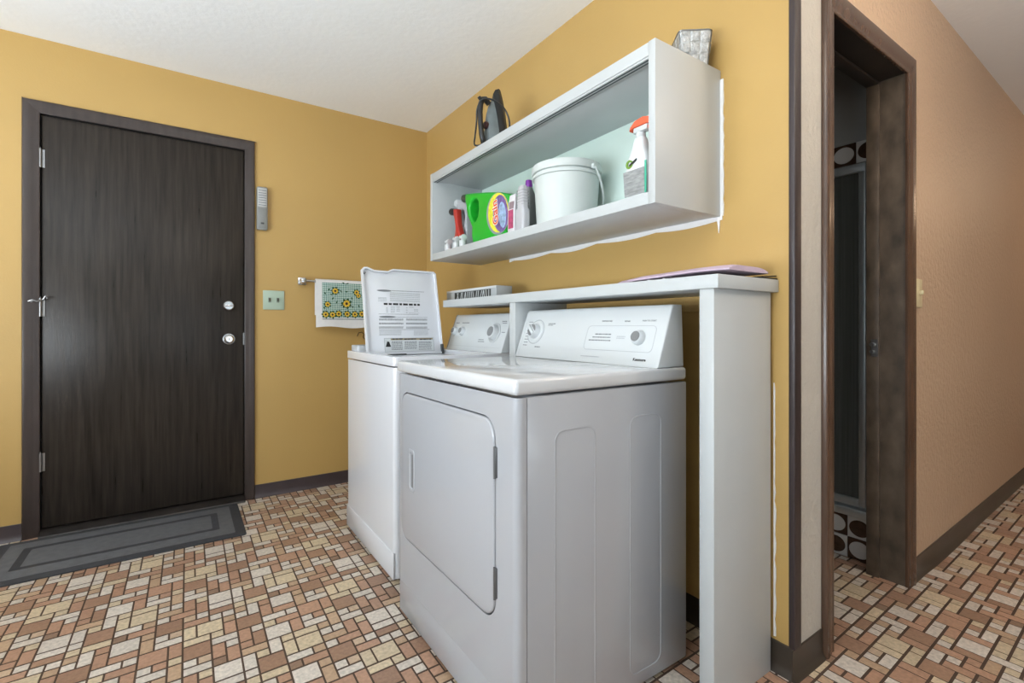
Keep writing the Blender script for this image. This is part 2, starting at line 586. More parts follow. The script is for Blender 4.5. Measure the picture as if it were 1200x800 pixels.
# corner strip
b = B().box(XW - .004, XW + .035, YH - .005, YH - .0005, .088, ZC, .001).box(XW - .0045, XW - .0005, YH - .004, YH + .012, .088, ZC, .001)
S('trim_1', b, TRIMB, 'dark narrow strip covering the wall corner beside the doorway', 'trim')

# ------------------------------------------------------------------ entry door
door = thing('door_1', (-.136, YB, 0), 'dark stained flat entry door with two silver locks', 'door', None, 'structure')
put('door_slab', B().box(-.572, .300, YB + .006, YB + .05, .036, 2.066, .002), DOORW, door)
put('door_stop', B().box(DX0, -.575, YB + .02, YB + .12, 0, DZ1).box(.303, DX1, YB + .02, YB + .12, 0, DZ1).box(-.575, .303, YB + .02, YB + .12, 2.070, DZ1)
    .box(-.575, .303, YB + .052, YB + .12, 0, 2.07), DARK, door)
def casing_prof(w):  # offset across, thickness
    return [(0, 0), (0, .008), (.006, .011), (.016, .010), (.026, .013), (w - .012, .018), (w - .004, .017), (w, .010), (w, 0)]
def casing_leg(x_in, sgn, y, z0, z1, w):   # profile across x, mitred at the top
    pr = casing_prof(w)
    lo = [(x_in + sgn * a, y - t, z0) for a, t in pr]
    hi = [(x_in + sgn * a, y - t, z1 + a) for a, t in pr]
    return B().loft([lo, hi])
def casing_head(x0, x1, y, z_in, w):
    pr = casing_prof(w)
    return B().loft([[(x0 - a, y - t, z_in + a) for a, t in pr], [(x1 + a, y - t, z_in + a) for a, t in pr]])
put('casing', casing_leg(-.577, -1, YB, 0, 2.072, .063), CASING, door)
put('casing', casing_leg(.304, 1, YB, 0, 2.072, .053), CASING, door)
put('casing_head', casing_head(-.577, .304, YB, 2.072, .060), CASING, door)
put('threshold', B().prism([(YB + .03, 0), (YB + .03, .030), (YB - .01, .026), (YB - .045, .010), (YB - .05, 0)], 'yz', -.577, .304), M('worn dark threshold', (50, 45, 42), .35, .3, var=.3, scale=14), door)
for z in (1.854, 1.122, .361):
    hg = put('hinge', B().cyl((-.5755, YB - .004, z - .045), (-.5755, YB - .004, z + .045), .006, n=12).cyl((-.5755, YB - .004, z + .045), (-.5755, YB - .004, z + .052), .004, .002, n=10), STEEL, door)
    put('hinge_leaf', B().box(-.572, -.560, YB + .002, YB + .007, z - .044, z + .044), STEEL, hg)
put('hook_latch', B().tube([(-.615, YB - .022, 1.150), (-.60, YB - .026, 1.157), (-.585, YB - .024, 1.150), (-.565, YB - .014, 1.160), (-.553, YB - .02, 1.178), (-.548, YB - .02, 1.166)], .004, 8)
    .cyl((-.606, YB - .02, 1.152), (-.606, YB - .0, 1.152), .006), STEEL, door)
def lockset(x, z, knob):
    n = 'doorknob' if knob else 'deadbolt'
    if knob:
        prof = [(.003, -.055), (.016, -.055), (.024, -.048), (.026, -.038), (.020, -.030), (.012, -.026), (.011, -.012), (.031, -.010), (.033, -.004), (.033, .0)]
        o = put(n, B().lathe(prof, (x, YB + .006, z), 28, 'y'), CHROME, door)
        put('key_slot', B().box(x - .002, x + .002, YB - .0505, YB - .0485, z - .007, z + .007), BLACK, o)
    else:
        prof = [(.003, -.018), (.022, -.018), (.027, -.014), (.031, -.006), (.033, 0)]
        o = put(n, B().lathe(prof, (x, YB + .006, z), 28, 'y'), CHROME, door)
        put('thumb_turn', B().box(x - .020, x + .020, YB - .024, YB - .011, z - .005, z + .005, .003), CHROME, o)
lockset(.223, 1.150, False)
lockset(.223, .955, True)
put('strike_plate', B().box(.296, .303, YB + .003, YB + .0075, .92, .99), STEEL, door)

# ------------------------------------------------------------------ bathroom doorway
dw = thing('door_2', ((OX0 + OX1) / 2, YH, 0), 'dark brown doorway frame opening into the dim bathroom', 'doorway', None, 'structure')
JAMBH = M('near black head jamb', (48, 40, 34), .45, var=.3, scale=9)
put('jamb', B().box(OX0 - .012, OX0, YH + .001, YH + .13, 0, OZ1), JAMB, dw)
put('jamb', B().box(OX1, OX1 + .0118, YH + .001, YH + .13, 0, OZ1), JAMB, dw)
put('head_jamb', B().box(OX0 - .012, OX1 + .0118, YH + .001, YH + .13, OZ1, OZ1 + .012), JAMBH, dw)
put('stop', B().box(OX1 - .011, OX1, YH + .085, YH + .13, 0, OZ1, .002), JAMB, dw)
put('stop', B().box(OX0, OX0 + .011, YH + .085, YH + .13, 0, OZ1, .002), JAMB, dw)
put('stop', B().box(OX0 + .011, OX1 - .011, YH + .085, YH + .13, OZ1 - .011, OZ1, .002), JAMBH, dw)
sp = put('strike_plate', B().box(OX1 - .0125, OX1 - .0105, YH + .088, YH + .112, .905, .975), STEEL, dw)
put('bolt', B().cyl((OX1 - .03, YH + .105, .955), (OX1 - .011, YH + .105, .955), .008).cyl((OX1 - .03, YH + .105, .925), (OX1 - .011, YH + .105, .925), .007), STEEL, sp)
put('casing', casing_leg(OX0 - .004, -1, YH, 0, OZ1 - .004, .068), HCASING, dw)
put('casing', casing_leg(OX1 + .004 - .008, 1, YH, 0, OZ1 - .004, .068), HCASING, dw)
put('casing_head', casing_head(OX0 - .004, OX1 - .004, YH, OZ1 - .004, .068), HCASING, dw)

# shower stall
SX = 2.45
st = thing('shower_stall', (SX + .06, 1.4, 0), 'dim shower stall with dark glass and brown dotted tiles, inside the doorway', 'shower')
put('curb', B().box(SX + .006, SX + .12, YH + .125, 2.195, 0, .19), BATHW, st)
put('sill', B().box(SX - .012, SX + .12, YH + .125, 2.195, .19, .226, .004), ALU, st)
put('header_board', B().box(SX + .006, SX + .11, YH + .125, 2.195, 1.742, 1.842), BATHW, st)
put('glass_panel', B().box(SX + .02, SX + .03, .895, 1.70, .262, 1.71), GLASSD, st)
fr = put('door_frame', B().box(SX + .005, SX + .05, .870, .896, .236, 1.742, .003), ALU, st)
put('door_frame', B().box(SX + .005, SX + .05, 1.70, 1.73, .236, 1.742, .003), ALU, st)
put('bottom_rail', B().box(SX + .005, SX + .05, .896, 1.70, .234, .268, .003), ALU, st)
put('top_rail', B().box(SX + .003, SX + .05, .870, 1.73, 1.708, 1.744, .003), ALU, st)
put('side_panel', B().box(SX + .01, SX + .05, 1.735, 2.195, .226, 1.742), BATHW, st)
put('side_panel', B().box(SX + .01, SX + .05, YH + .131, .868, .226, 1.742), BATHW, st)
P_ = .0945
def dot_tile(y, z, bg, dot):
    ya = max(y, YH + .128)
    t = put('tile', B().box(SX, SX + .006, ya + .001, y + P_ - .001, z + .001, z + P_ - .001, .001, 1), bg, st)
    if ya == y:
        put('tile_dot', B().prism(ell(y + P_ / 2, z + P_ / 2, .040, .036, 24), 'yz', SX - .0012, SX + .001), dot, t)
    else:
        put('tile_dot', B().prism([(max(p[0], ya + .002), p[1]) for p in ell(y + P_ / 2, z + P_ / 2, .040, .036, 24)], 'yz', SX - .0012, SX + .001), dot, t)
for i in range(13):
    a, c = (TILEB, TILEW) if i % 2 == 0 else (TILEW, TILEB)
    y = .8425 + i * P_
    dot_tile(y, .000, a, c)
    dot_tile(y, .0945, c, a)
    dot_tile(.809 + i * P_, 1.746, c, a)

# ------------------------------------------------------------------ wall shelf box
sh = thing('wall_shelf', (1.31, 1.70, 1.39), 'long white open wooden shelf box fixed high on the yellow wall', 'shelf')
SX0, SY0, SY1, SZ0, SZ1 = 1.142, .93, 2.482, 1.393, 1.873
put('top_board', B().box(SX0, XW - .001, SY0 + .026, SY1 - .026, SZ1 - .040, SZ1, .002), WHITE, sh)
put('bottom_board', B().box(SX0, XW - .001, SY0 + .026, SY1 - .026, SZ0, SZ0 + .036, .002), WHITE, sh)
put('side_panel', B().box(SX0 - .001, XW - .001, SY0, SY0 + .0255, SZ0 - .001, SZ1 + .001, .002), WHITE, sh)
put('side_panel', B().box(SX0 - .001, XW - .001, SY1 - .0255, SY1, SZ0 - .001, SZ1 + .001, .002), WHITE, sh)
put('back_panel', B().box(XW - .010, XW - .001, SY0 + .0262, SY1 - .0262, SZ0 + .0365, SZ1 - .0405), MINT, sh)
tk = put('door_track', B().box(SX0 + .004, SX0 + .034, SY0 + .027, SY1 - .027, SZ1 - .046, SZ1 - .0402), WHITE, sh)
GRV = M('dark track groove', (70, 76, 78), .6, var=.05)
for dx in (.009, .022):
    put('groove', B().box(SX0 + dx, SX0 + dx + .006, SY0 + .028, SY1 - .028, SZ1 - .0468, SZ1 - .0458), GRV, tk)
# ragged caulk below and beside the box
rg = random.Random(3)
pts = []
y = SY0 - .004
up_ = []
N = 60
for i in range(N + 1):
    yy = SY0 - .006 + (SY1 - SY0 - .3) * i / N
    up_.append((yy, SZ0 - .008 - .011 * abs(math.sin(i * .21 + .4)) - .004 * math.sin(i * .13) ** 2))
pr = [(SY0 - .006, SZ0 + .004)] + up_ + [(up_[-1][0], SZ0 + .004)]
put('caulk_bead', B().prism(pr, 'yz', XW - .004, XW - .0005), CAULK, sh)
pr = [(SY0 + .003, SZ0), (SY0 + .003, SZ1 - .03)] + [(SY0 - .009 - .004 * rg.random(), SZ1 - .03 - (SZ1 - .03 - SZ0) * i / 24) for i in range(25)]
put('caulk_bead', B().prism(pr, 'yz', XW - .005, XW - .0005), CAULK, sh)
put('caulk_drip', B().tube([(XW - .003, SY0 + .008, SZ0 - .004), (XW - .003, SY0 + .006, SZ0 - .03), (XW - .003, SY0 + .006, SZ0 - .055)], [.006, .0035, .001], 8), CAULK, sh)

# ------------------------------------------------------------------ counter over the appliances
ct = thing('counter', (1.317, 1.55, 0), 'white painted counter with legs bridging over washer and dryer', 'counter')
CZ0, CZ1 = 1.131, 1.168
put('worktop', B().box(1.160, XW - .001, .742, 2.36, CZ0, CZ1, .0015), WHITE, ct)
put('end_panel', B().box(1.165, XW - .017, .757, .801, 0, CZ0 - .0003, .002), WHITE, ct)
put('divider_panel', B().box(1.165, XW - .017, 1.684, 1.727, 0, CZ0 - .0003, .002), WHITE, ct)
put('wall_cleat', B().box(XW - .020, XW - .001, .803, 1.683, 1.08, CZ0 - .0003), M('yellow painted cleat', (193, 158, 95), .5), ct)
put('caulk_bead', B().prism([(.7565, .10), (.7565, .86)] + [(.7545 - .0045 * abs(math.sin(i * .9)) * (1 if i > 12 else .3) - .0015 * rg.random(), .86 - i * .0253) for i in range(31)], 'yz', XW - .0035, XW - .0005), CAULK, ct)

# ------------------------------------------------------------------ dryer
DX, DY0, DY1, DXB = .645, .926, 1.676, 1.284
dr = thing('dryer', ((DX + DXB) / 2, (DY0 + DY1) / 2, 0), 'white dryer with a square front door, nearest the camera', 'dryer')
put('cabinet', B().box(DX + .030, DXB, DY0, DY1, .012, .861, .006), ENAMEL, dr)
for (fx, fy) in ((.70, .97), (.70, 1.63), (1.24, .97), (1.24, 1.63)):
    put('foot', B().cyl((fx, fy, 0), (fx, fy, .013), .018), DARK, dr)
# front panel with door opening, rounded vertical edges
ho = rrect(1.021 - .004, 1.641 + .004, .292 - .004, .797 + .004, .058, 8)
outer = [(DY0 + .018, .125), (DY1 - .018, .125), (DY1 - .018, .860), (DY0 + .018, .860)]
fp = B().prism(outer, 'yz', DX, DX + .012, holes=[ho])
def qc(yc, s):   # rounded vertical corner
    pts = [(DX + .018 - .018 * math.sin(PI / 2 * k / 6), yc + s * .018 * math.cos(PI / 2 * k / 6)) for k in range(7)]
    return pts + [(DX + .0285, yc)] if False else pts
for yc, s, ye in ((DY0 + .018, -1, DY0), (DY1 - .018, 1, DY1)):
    arc = [(DX + .018 - .018 * math.sin(PI / 2 * k / 6), yc + s * .018 * math.cos(PI / 2 * k / 6)) for k in range(7)]
    pl = [(DX + .0285, ye)] + arc + [(DX + .0285, yc)]
    fp.prism(pl, 'xy', .125, .860)
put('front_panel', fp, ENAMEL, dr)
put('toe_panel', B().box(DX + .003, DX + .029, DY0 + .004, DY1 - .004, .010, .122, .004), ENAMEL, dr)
dd = put('door', B().prism(rrect(1.021, 1.641, .292, .797, .054, 8), 'yz', DX - .004, DX + .02, bev=.006, seg=3), ENAMEL, dr)
hr = put('handle_recess', B().prism(rrect(1.520, 1.572, .470, .612, .012), 'yz', DX - .0062, DX - .002, bev=.0015, holes=[rrect(1.528, 1.556, .482, .600, .008)[::-1]]), ENAMEL, dd)
put('grip_slot', B().prism(rrect(1.529, 1.541, .486, .597, .004), 'yz', DX - .0048, DX - .0036), M('slot shadow grey', (96, 98, 100), .5), dd)
HG = M('grey hinge metal', (112, 113, 114), .4, .7)
for z in (.691, .391):
    h_ = put('hinge', B().box(DX - .005, DX + .004, 1.010, 1.019, z - .038, z + .038, .002), HG, dd)
    put('hinge_pin', B().cyl((DX - .005, 1.0155, z - .040), (DX - .005, 1.0155, z + .040), .0035, n=10), HG, h_)
# side embossings
def emboss(x0, x1, z1):
    put('side_emboss', B().prism(rrect(x0, x1, .05, z1, .030, 6), 'xz', DY0 - .0012, DY0 + .001, bev=.0008, holes=[rrect(x0 + .0035, x1 - .0035, .0535, z1 - .0035, .0265, 6)[::-1]]), ENAMEL, dr)
emboss(.759, .898, .771)
emboss(1.029, 1.163, .778)
# top
put('top_panel', B().box(DX - .006, DXB - .004, DY0 - .004, DY1 + .002, .866, .905, .011, 4), ENAMELT, dr)
# console wedge
def console(parent, yl, yr, xb, xt, xk, zb, zt, mat):
    pr = [(xb, zb), (xt - .006, zt - .012), (xt, zt - .003), (xt + .006, zt), (xk - .008, zt), (xk, zb)]
    return put('console', B().prism(pr, 'xz', yr, yl, bev=.006, seg=3), mat, parent)
con = console(dr, 1.668, .930, 1.152, 1.222, 1.276, .9055, 1.096, PLASW)
DF = frame((1.152, 1.668, .9055), (0, -1, 0), (.070 - .006, 0, .1785))
def onD(y, w, off=0.0):   # position on console face
    return DF @ Matrix.Translation((1.668 - y, w, off))
# dial
dl = put('timer_dial', B().prism(ell(0, 0, .044, .044, 36), 'xy', 0, .003, bev=.001).xf(onD(1.568, .108, 0)), PLASW, con)
put('dial_knob', B().lathe([(.030, .003), (.029, .012), (.026, .024), (.004, .025)], (0, 0, 0), 32).xf(onD(1.568, .108, 0)), PLASW, dl)
put('dial_grip', B().box(-.026, .026, -.006, .006, .022, .034, .003).xf(onD(1.568, .108, 0) @ Matrix.Rotation(math.radians(-38), 4, 'Z')), PLASW, dl)
for s in (1, -1):
    arc = [(.024 * math.cos(a), .024 * math.sin(a)) for a in [math.radians(-38) + PI / 2 * (1 - s) + math.radians(28 + 124 * k / 8) for k in range(9)]]
    put('dial_insert', B().prism(arc, 'xy', .0245, .026).xf(onD(1.568, .108, 0)), GREYK, dl)
put('dial_ring', B().prism(ell(0, 0, .052, .052, 40), 'xy', .0002, .0008, holes=[ell(0, 0, .0475, .0475, 40)[::-1]]).xf(onD(1.568, .108)), INKP, dl)
bt = put('start_button', B().lathe([(.024, 0), (.024, .010), (.021, .018), (.019, .020), (.002, .0205)], (0, 0, 0), 28).xf(onD(1.026, .092)), PLASW, con)
put('button_cap', B().cyl((0, 0, .019), (0, 0, .0225), .0165, n=28).xf(onD(1.026, .092)), GREYK, bt)
put('panel_outline', B().prism(rrect(1.668 - 1.268, 1.668 - .966, .046, .134, .016), 'xy', .0002, .0007, holes=[rrect(1.668 - 1.2665, 1.668 - .9675, .0475, .1325, .0148)[::-1]]).xf(DF), INKP, con)
for s, y, w, sz, mt_ in (('TEMPERATURE', 1.184, .150, .0075, INK), ('SIGNAL', 1.091, .149, .0075, INK), ('PUSH TO START', 1.002, .150, .0075, INK)):
    put('control_text', text_b(s, sz, onD(y, w, .0004)), mt_, con, 0)
put('brand_text', text_b('Kenmore', .0125, onD(1.006, .022, .0004), bold=.0004, sx=1.05), BLACK, con, 0)
def dashes(lst, fr_, mat, parent, name='fine_print', seed=1, off=.0004):
    """rows of fine print too small to read: (x0,x1,y,height) split into word-length dashes"""
    rr = random.Random(seed)
    b = B()
    for (x0, x1, y, hh) in lst:
        x = x0
        while x < x1:
            w = min(x1 - x, hh * rr.uniform(1.2, 3.6))
            if w > hh * .4:
                b.box(x, x + w, y - hh / 2, y + hh / 2, off - .0003, off)
            x += w + hh * .55
    b.xf(fr_)
    return tag(put(name, b, mat, parent, 0), kind='stuff')
k = 1.668
dashes([(k - 1.225, k - 1.150, .103, .004), (k - 1.235, k - 1.150, .092, .004), (k - 1.25, k - 1.145, .081, .004)], DF, INK, con, seed=2)
dashes([(k - 1.122, k - 1.085, .096, .003), (k - 1.122, k - 1.085, .090, .003), (k - 1.27, k - 1.18, .022, .003)], DF, INKP, con, seed=3)
dashes([(k - 1.632, k - 1.605, .150 - i * .0125, .0032) for i in range(9)] + [(k - 1.50, k - 1.455, .142, .004), (k - 1.50, k - 1.47, .136, .003), (k - 1.55, k - 1.515, .045, .004)], DF, INK, con, seed=4)
put('console_line', B().box(.020, .0208, .012, .150, .0002, .0006).box(.020, .030, .0115, .0125, .0002, .0006).xf(DF), INKP, con)

# ------------------------------------------------------------------ washer
WX, WY0, WY1, WXB = .700, 1.862, 2.530, 1.36
wa = thing('washer', ((WX + WXB) / 2, (WY0 + WY1) / 2, 0), 'white top-loading washer with its lid open, beyond the dryer', 'washer')
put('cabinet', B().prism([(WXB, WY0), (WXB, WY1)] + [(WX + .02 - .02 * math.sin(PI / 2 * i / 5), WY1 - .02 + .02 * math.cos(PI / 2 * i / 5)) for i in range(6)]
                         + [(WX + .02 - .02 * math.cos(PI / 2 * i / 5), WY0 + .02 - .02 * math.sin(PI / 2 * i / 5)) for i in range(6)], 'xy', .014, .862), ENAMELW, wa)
for (fx, fy) in ((.76, 1.91), (.76, 2.48), (1.30, 1.91), (1.30, 2.48)):
    put('foot', B().cyl((fx, fy, 0), (fx, fy, .015), .018), DARK, wa)
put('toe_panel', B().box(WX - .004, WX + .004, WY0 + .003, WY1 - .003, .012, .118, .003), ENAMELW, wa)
well = rrect(.745, 1.165, 1.90, 2.365, .04, 5)
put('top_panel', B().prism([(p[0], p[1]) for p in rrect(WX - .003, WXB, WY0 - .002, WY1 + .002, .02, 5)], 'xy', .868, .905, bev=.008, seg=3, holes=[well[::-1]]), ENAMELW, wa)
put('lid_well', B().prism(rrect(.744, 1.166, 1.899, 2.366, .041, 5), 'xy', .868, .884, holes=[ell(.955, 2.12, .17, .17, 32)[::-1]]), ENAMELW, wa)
put('tub_rim', B().lathe([(.170, .866), (.166, .864), (.166, .8625), (.170, .8625)], (.955, 2.12, 0), 32, cap=False), STEEL, wa)
# lid, hinged on the far side and leaning back a little
tl = math.radians(12.5)
LW, LH = .408, .452
LF = frame((.742, 2.336, .886), (1, 0, 0), (0, math.sin(tl), math.cos(tl)))
def notch(inset):
    i = inset
    return ([(i + .0, i), (LW - i, i), (LW - i, LH - .012 - i), (LW - .012 - i, LH - i), (.165, LH - i), (.150, LH - .006 - i), (.135, LH - .014 - i), (.065, LH - .012 - i), (.045, LH - .004 - i), (.030, LH + .002 - i), (.012 + i, LH - i), (i, LH - .012 - i)])
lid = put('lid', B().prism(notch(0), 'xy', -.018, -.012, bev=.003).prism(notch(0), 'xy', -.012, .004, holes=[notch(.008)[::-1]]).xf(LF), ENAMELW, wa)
put('lid_hinge', B().box(LW - .010, LW + .004, -.004, .05, -.010, .008, .003).xf(LF), M('dark hinge clip', (60, 62, 64), .4), lid)
put('lid_hinge', B().box(.10, .20, -.006, .004, -.004, .006, .002).xf(LF), M('dark hinge clip', (60, 62, 64), .4), lid)
put('lid_bumper', B().cyl((.016, LH - .03, -.006), (.016, LH - .03, .005), .005).xf(LF), INK, lid)
def lp(cx, cy):   # print sheet coordinates -> lid plane
    s = (cx / 8.89 + 440 - 425 - (cy / 8.89 + 20) / 107 * 8) / 88.0
    w = 1 - (cy / 8.89 + 20 - s * 7) / (107 - s * 11)
    return s * LW, w * LH
def lbars(rows, mat, seed, off=-.0115):
    out = []
    for (x0, x1, y, hh) in rows:
        a = lp(x0, y); c = lp(x1, y)
        out.append((a[0], c[0], (a[1] + c[1]) / 2, hh))
    return dashes(out, LF, mat, lid, 'fine_print', seed, off)
LO = -.0115
def lquad(x0, x1, y0, y1, mat, name, off=LO):
    a = lp(x0, (y0 + y1) / 2); c = lp(x1, (y0 + y1) / 2); u = lp((x0 + x1) / 2, y0); d_ = lp((x0 + x1) / 2, y1)
    return put(name, B().box(a[0], c[0], d_[1], u[1], off - .0004, off).xf(LF), mat, lid, 0)
for (cx, cy, w) in ((105, 75, 75), (140, 358, 85)):
    p = lp(cx, cy)
    put('heading_oval', B().prism(ell(p[0], p[1], w * .00052, .0055, 20), 'xy', LO - .0004, LO).xf(LF), INK, lid)
lbars([(185, 525, 84, .003), (225, 560, 362, .002), (55, 580, 492, .0025), (50, 460, 330, .002)], INK, 5)
lbars([(165, 480, y, .0034) for y in (105, 118, 132, 148, 165, 180, 193)] + [(45, 130, y, .003) for y in (152, 162, 175, 190)], INKP, 6)
lbars([(100, 478, 224, .0105)], BLACK, 7)
lbars([(125, 145, y, .004) for y in (260, 275, 290, 305)] + [(170, 215, y, .0034) for y in (250, 265, 280, 295, 310)] + [(230, 265, y, .0034) for y in (250, 265, 280, 295)] + [(330, 345, y, .004) for y in (260, 285, 312)] + [(365, 410, 255, .004), (415, 460, 280, .004), (415, 460, 295, .004), (360, 470, 318, .003)], INKP, 8)
lbars([(55, 300, y, .0036) for y in (382, 392, 424, 434, 465, 476)] + [(330, 555, y, .0036) for y in (382, 392, 424, 434, 465, 476)], INK, 9)
lbars([(58, 280, y, .0030) for y in (505, 517, 528, 540, 550)] + [(410, 565, y, .0034) for y in (508, 520, 534, 546)], INKP, 10)
wb = lquad(108, 628, 578, 722, INKP, 'warning_box', LO)
lquad(114, 622, 584, 716, PLASW, 'warning_field', LO + .0003)
lquad(170, 612, 583, 600, M('brown caution strip', (150, 136, 104), .6), 'warning_strip', LO + .0005)
lbars([(185, 290, 592, .006), (308, 440, 592, .006), (470, 600, 592, .006)], BLACK, 11, LO + .0008)
lbars([(180, 290, y, .0036) for y in (620, 632, 645, 660, 675, 690, 702)] + [(312, 440, y, .0036) for y in (620, 632, 645, 660, 675, 690)] + [(460, 600, y, .0036) for y in (620, 632, 645, 660, 675, 695)], INK, 12, LO + .0006)
p = lp(146, 655)
put('warning_icon', B().prism([(p[0] - .014, p[1] - .01), (p[0] + .014, p[1] - .01), (p[0] + .006, p[1] + .016), (p[0] - .004, p[1] + .018)], 'xy', LO, LO + .0007).xf(LF), BLACK, lid, 0)
# console
wcon = console(wa, 2.425, 1.872, 1.215, 1.280, 1.345, .9055, 1.092, PLASW)
WF = frame((1.215, 2.425, .9055), (0, -1, 0), (.065 - .006, 0, .1745))
def onW(y, w, off=0.0):
    return WF @ Matrix.Translation((2.425 - y, w, off))
put('console_end', B().prism([(1.214, .908), (1.276, 1.083), (1.282, 1.093), (1.342, 1.093), (1.346, .908)], 'xz', 2.4245, 2.432, bev=.003), M('grey console end cap', (150, 152, 154), .4), wcon)
wd = put('timer_dial', B().prism(ell(0, 0, .050, .050, 36), 'xy', 0, .004, bev=.001).xf(onW(1.975, .097)), M('pale grey dial skirt', (190, 193, 195), .35), wcon)
put('dial_knob', B().lathe([(.038, .004), (.037, .014), (.032, .026), (.004, .027)], (0, 0, 0), 32).xf(onW(1.975, .097)), PLASW, wd)
put('dial_insert', B().cyl((0, 0, .0265), (0, 0, .029), .024, n=28).xf(onW(1.975, .097)), GREYK, wd)
for y in (2.385, 2.300):
    kb = put('selector_knob', B().lathe([(.025, 0), (.024, .010), (.020, .018), (.003, .019)], (0, 0, 0), 24).xf(onW(y, .102)), PLASW, wcon)
    put('knob_insert', B().cyl((0, 0, .018), (0, 0, .0205), .0145, n=24).xf(onW(y, .102)), GREYK, kb)
k = 2.425
dashes([(k - 2.40, k - 2.365, .150, .005), (k - 2.33, k - 2.25, .150, .005), (k - 1.935, k - 1.895, .155, .005), (k - 1.93, k - 1.89, .146, .004), (k - 1.915, k - 1.885, .10, .004), (k - 2.11, k - 2.06, .060, .004), (k - 2.11, k - 2.05, .050, .004)], WF, INK, wcon, seed=14)
put('console_line', B().box(.03, .545, .022, .0228, .0002, .0006).xf(WF), INKP, wcon)

# tray behind the lid
tr = B().prism(rrect(.715, 1.02, 2.405, 2.515, .012, 4), 'xy', .9055, .934, bev=.003, holes=[rrect(.722, 1.013, 2.412, 2.508, .009, 4)[::-1]]).prism(rrect(.716, 1.019, 2.406, 2.514, .011, 4), 'xy', .9053, .909)
put('plastic_tray', tr, M('pale grey plastic', (186, 189, 192), .4), None, 35, 'shallow pale grey plastic tray on the washer behind its open lid', 'tray')

# ------------------------------------------------------------------ things on the counter
LAV = M('lavender pad cloth', (198, 178, 196), .75, var=.06, scale=8, bump=.08, bscale=90)
pad = thing('ironing_board', (1.32, .96, CZ1), 'small padded lavender ironing board lying on the counter end', 'ironing board')
def pad_f(u, v, top):
    # u along y from far pointed end to near end, v across x
    y = 1.235 - .487 * u
    half = .112 * min(1, .30 + 2.0 * u) * (1 if u < .9 else 1 - .12 * ((u - .9) / .1) ** 2)
    x = 1.322 + (v - .5) * 2 * half
    lift = .004 + .012 * min(1, u * 1.3) 
    e = 1 - (abs(v - .5) * 2) ** 4
    e *= min(1, (u + .02) * 14) * min(1, (1.012 - u) * 60)
    th = .004 + .015 * e
    return Vector((x, y, CZ1 + lift + (th if top else 0)))
loops = []
NU, NV = 26, 12
for i in range(NU + 1):
    u = i / NU
    loops.append([pad_f(u, j / NV, False) for j in range(NV + 1)] + [pad_f(u, j / NV, True) for j in range(NV, -1, -1)])
put('pad', B().loft(loops), LAV, pad, 60)
put('board', B().box(1.225, 1.41, .79, 1.18, CZ1 + .0005, CZ1 + .0045, .001), M('board shadow dark', (66, 56, 62), .6), pad)  # board coloured dark to carry the shadow beneath the pad
put('rest', B().cyl((1.23, 1.03, CZ1 + .006), (1.40, 1.03, CZ1 + .006), .0055, n=10), CAULK, pad)
put('rest', B().cyl((1.23, .97, CZ1 + .006), (1.40, .97, CZ1 + .006), .0055, n=10), CAULK, pad)
bk = B().prism([(1.375, .747), (1.466, .744), (1.466, .815), (1.39, .80)], 'xy', CZ1 + .0005, CZ1 + .004)
bk.prism([(1.39, CZ1 + .004), (1.464, CZ1 + .010), (1.464, CZ1 + .013), (1.39, CZ1 + .007)], 'xz', .746, .80)
put('black_folder', bk, M('black card', (34, 32, 32), .5), None, 35, 'thin black folder under the tip of the lavender board', 'folder')
# patterned box on the far end of counter
bx_ = thing('flat_box', (1.30, 2.23, CZ1), 'long flat grey box with black and white print on the counter behind the washer', 'box')
BXG = M('grey box card', (172, 176, 178), .5)
put('carton', B().box(1.252, 1.345, 1.97, 2.50, CZ1 + .0005, CZ1 + .060, .002), BXG, bx_)
pc = B()
rr = random.Random(12)
pc.box(1.2508, 1.2522, 2.02, 2.40, CZ1 + .004, CZ1 + .046)
put('print_panel', pc, M('black print panel', (52, 56, 54), .5, var=.3, scale=60), bx_)
pw = B()
for i in range(17):
    y = 2.035 + i * .021
    a = rr.uniform(-.02, .02)
    pw.prism([(y, CZ1 + .006), (y + .005, CZ1 + .006), (y + .005 + a, CZ1 + .044), (y + a, CZ1 + .044)], 'yz', 1.2498, 1.2510)
put('print_mark', pw, M('pale print', (196, 200, 200), .5), bx_)['kind'] = 'stuff'
put('box_edge', B().box(1.2495, 1.2525, 1.975, 2.495, CZ1 + .0485, CZ1 + .0595, .0005), M('light card edge', (206, 208, 208), .5), bx_)

# ------------------------------------------------------------------ things on top of the wall shelf
TZ = SZ1 + .0012
ir = thing('steam_iron', (1.205, 1.95, TZ), 'black and grey steam iron standing on its heel atop the shelf', 'iron')
IR = Matrix.Translation((1.262, 1.955, TZ)) @ Matrix.Rotation(math.radians(6), 4, 'Z')
IBLK = M('black iron plastic', (38, 40, 42), .3, var=.1)
IGRY = M('smoky grey iron shell', (112, 122, 124), .16, var=.15, scale=14, coat=.3)
def tear(L, Wd, n=14):   # outline: y width, z length, heel at 0
    pts = []
    for k in range(n + 1):
        s = k / n
        pts.append((Wd * (1 - s ** 1.75) ** .95, L * s))
    return pts
def tear_loop(x, L, Wd, z0=0.0, tip=0.0):
    p = tear(L, Wd)
    r = [(x, a, z0 + b_) for a, b_ in p]
    l = [(x, -a, z0 + b_) for a, b_ in p[:-1][::-1]]
    return [IR @ Vector(q) for q in r + l]
put('soleplate', B().loft([tear_loop(.004, .292, .058), tear_loop(-.004, .296, .060), tear_loop(-.010, .296, .060)]), M('dull soleplate', (92, 92, 94), .3, .8), ir)
put('skirt', B().loft([tear_loop(-.0102, .294, .060), tear_loop(-.028, .284, .057), tear_loop(-.040, .262, .052)]), IBLK, ir)
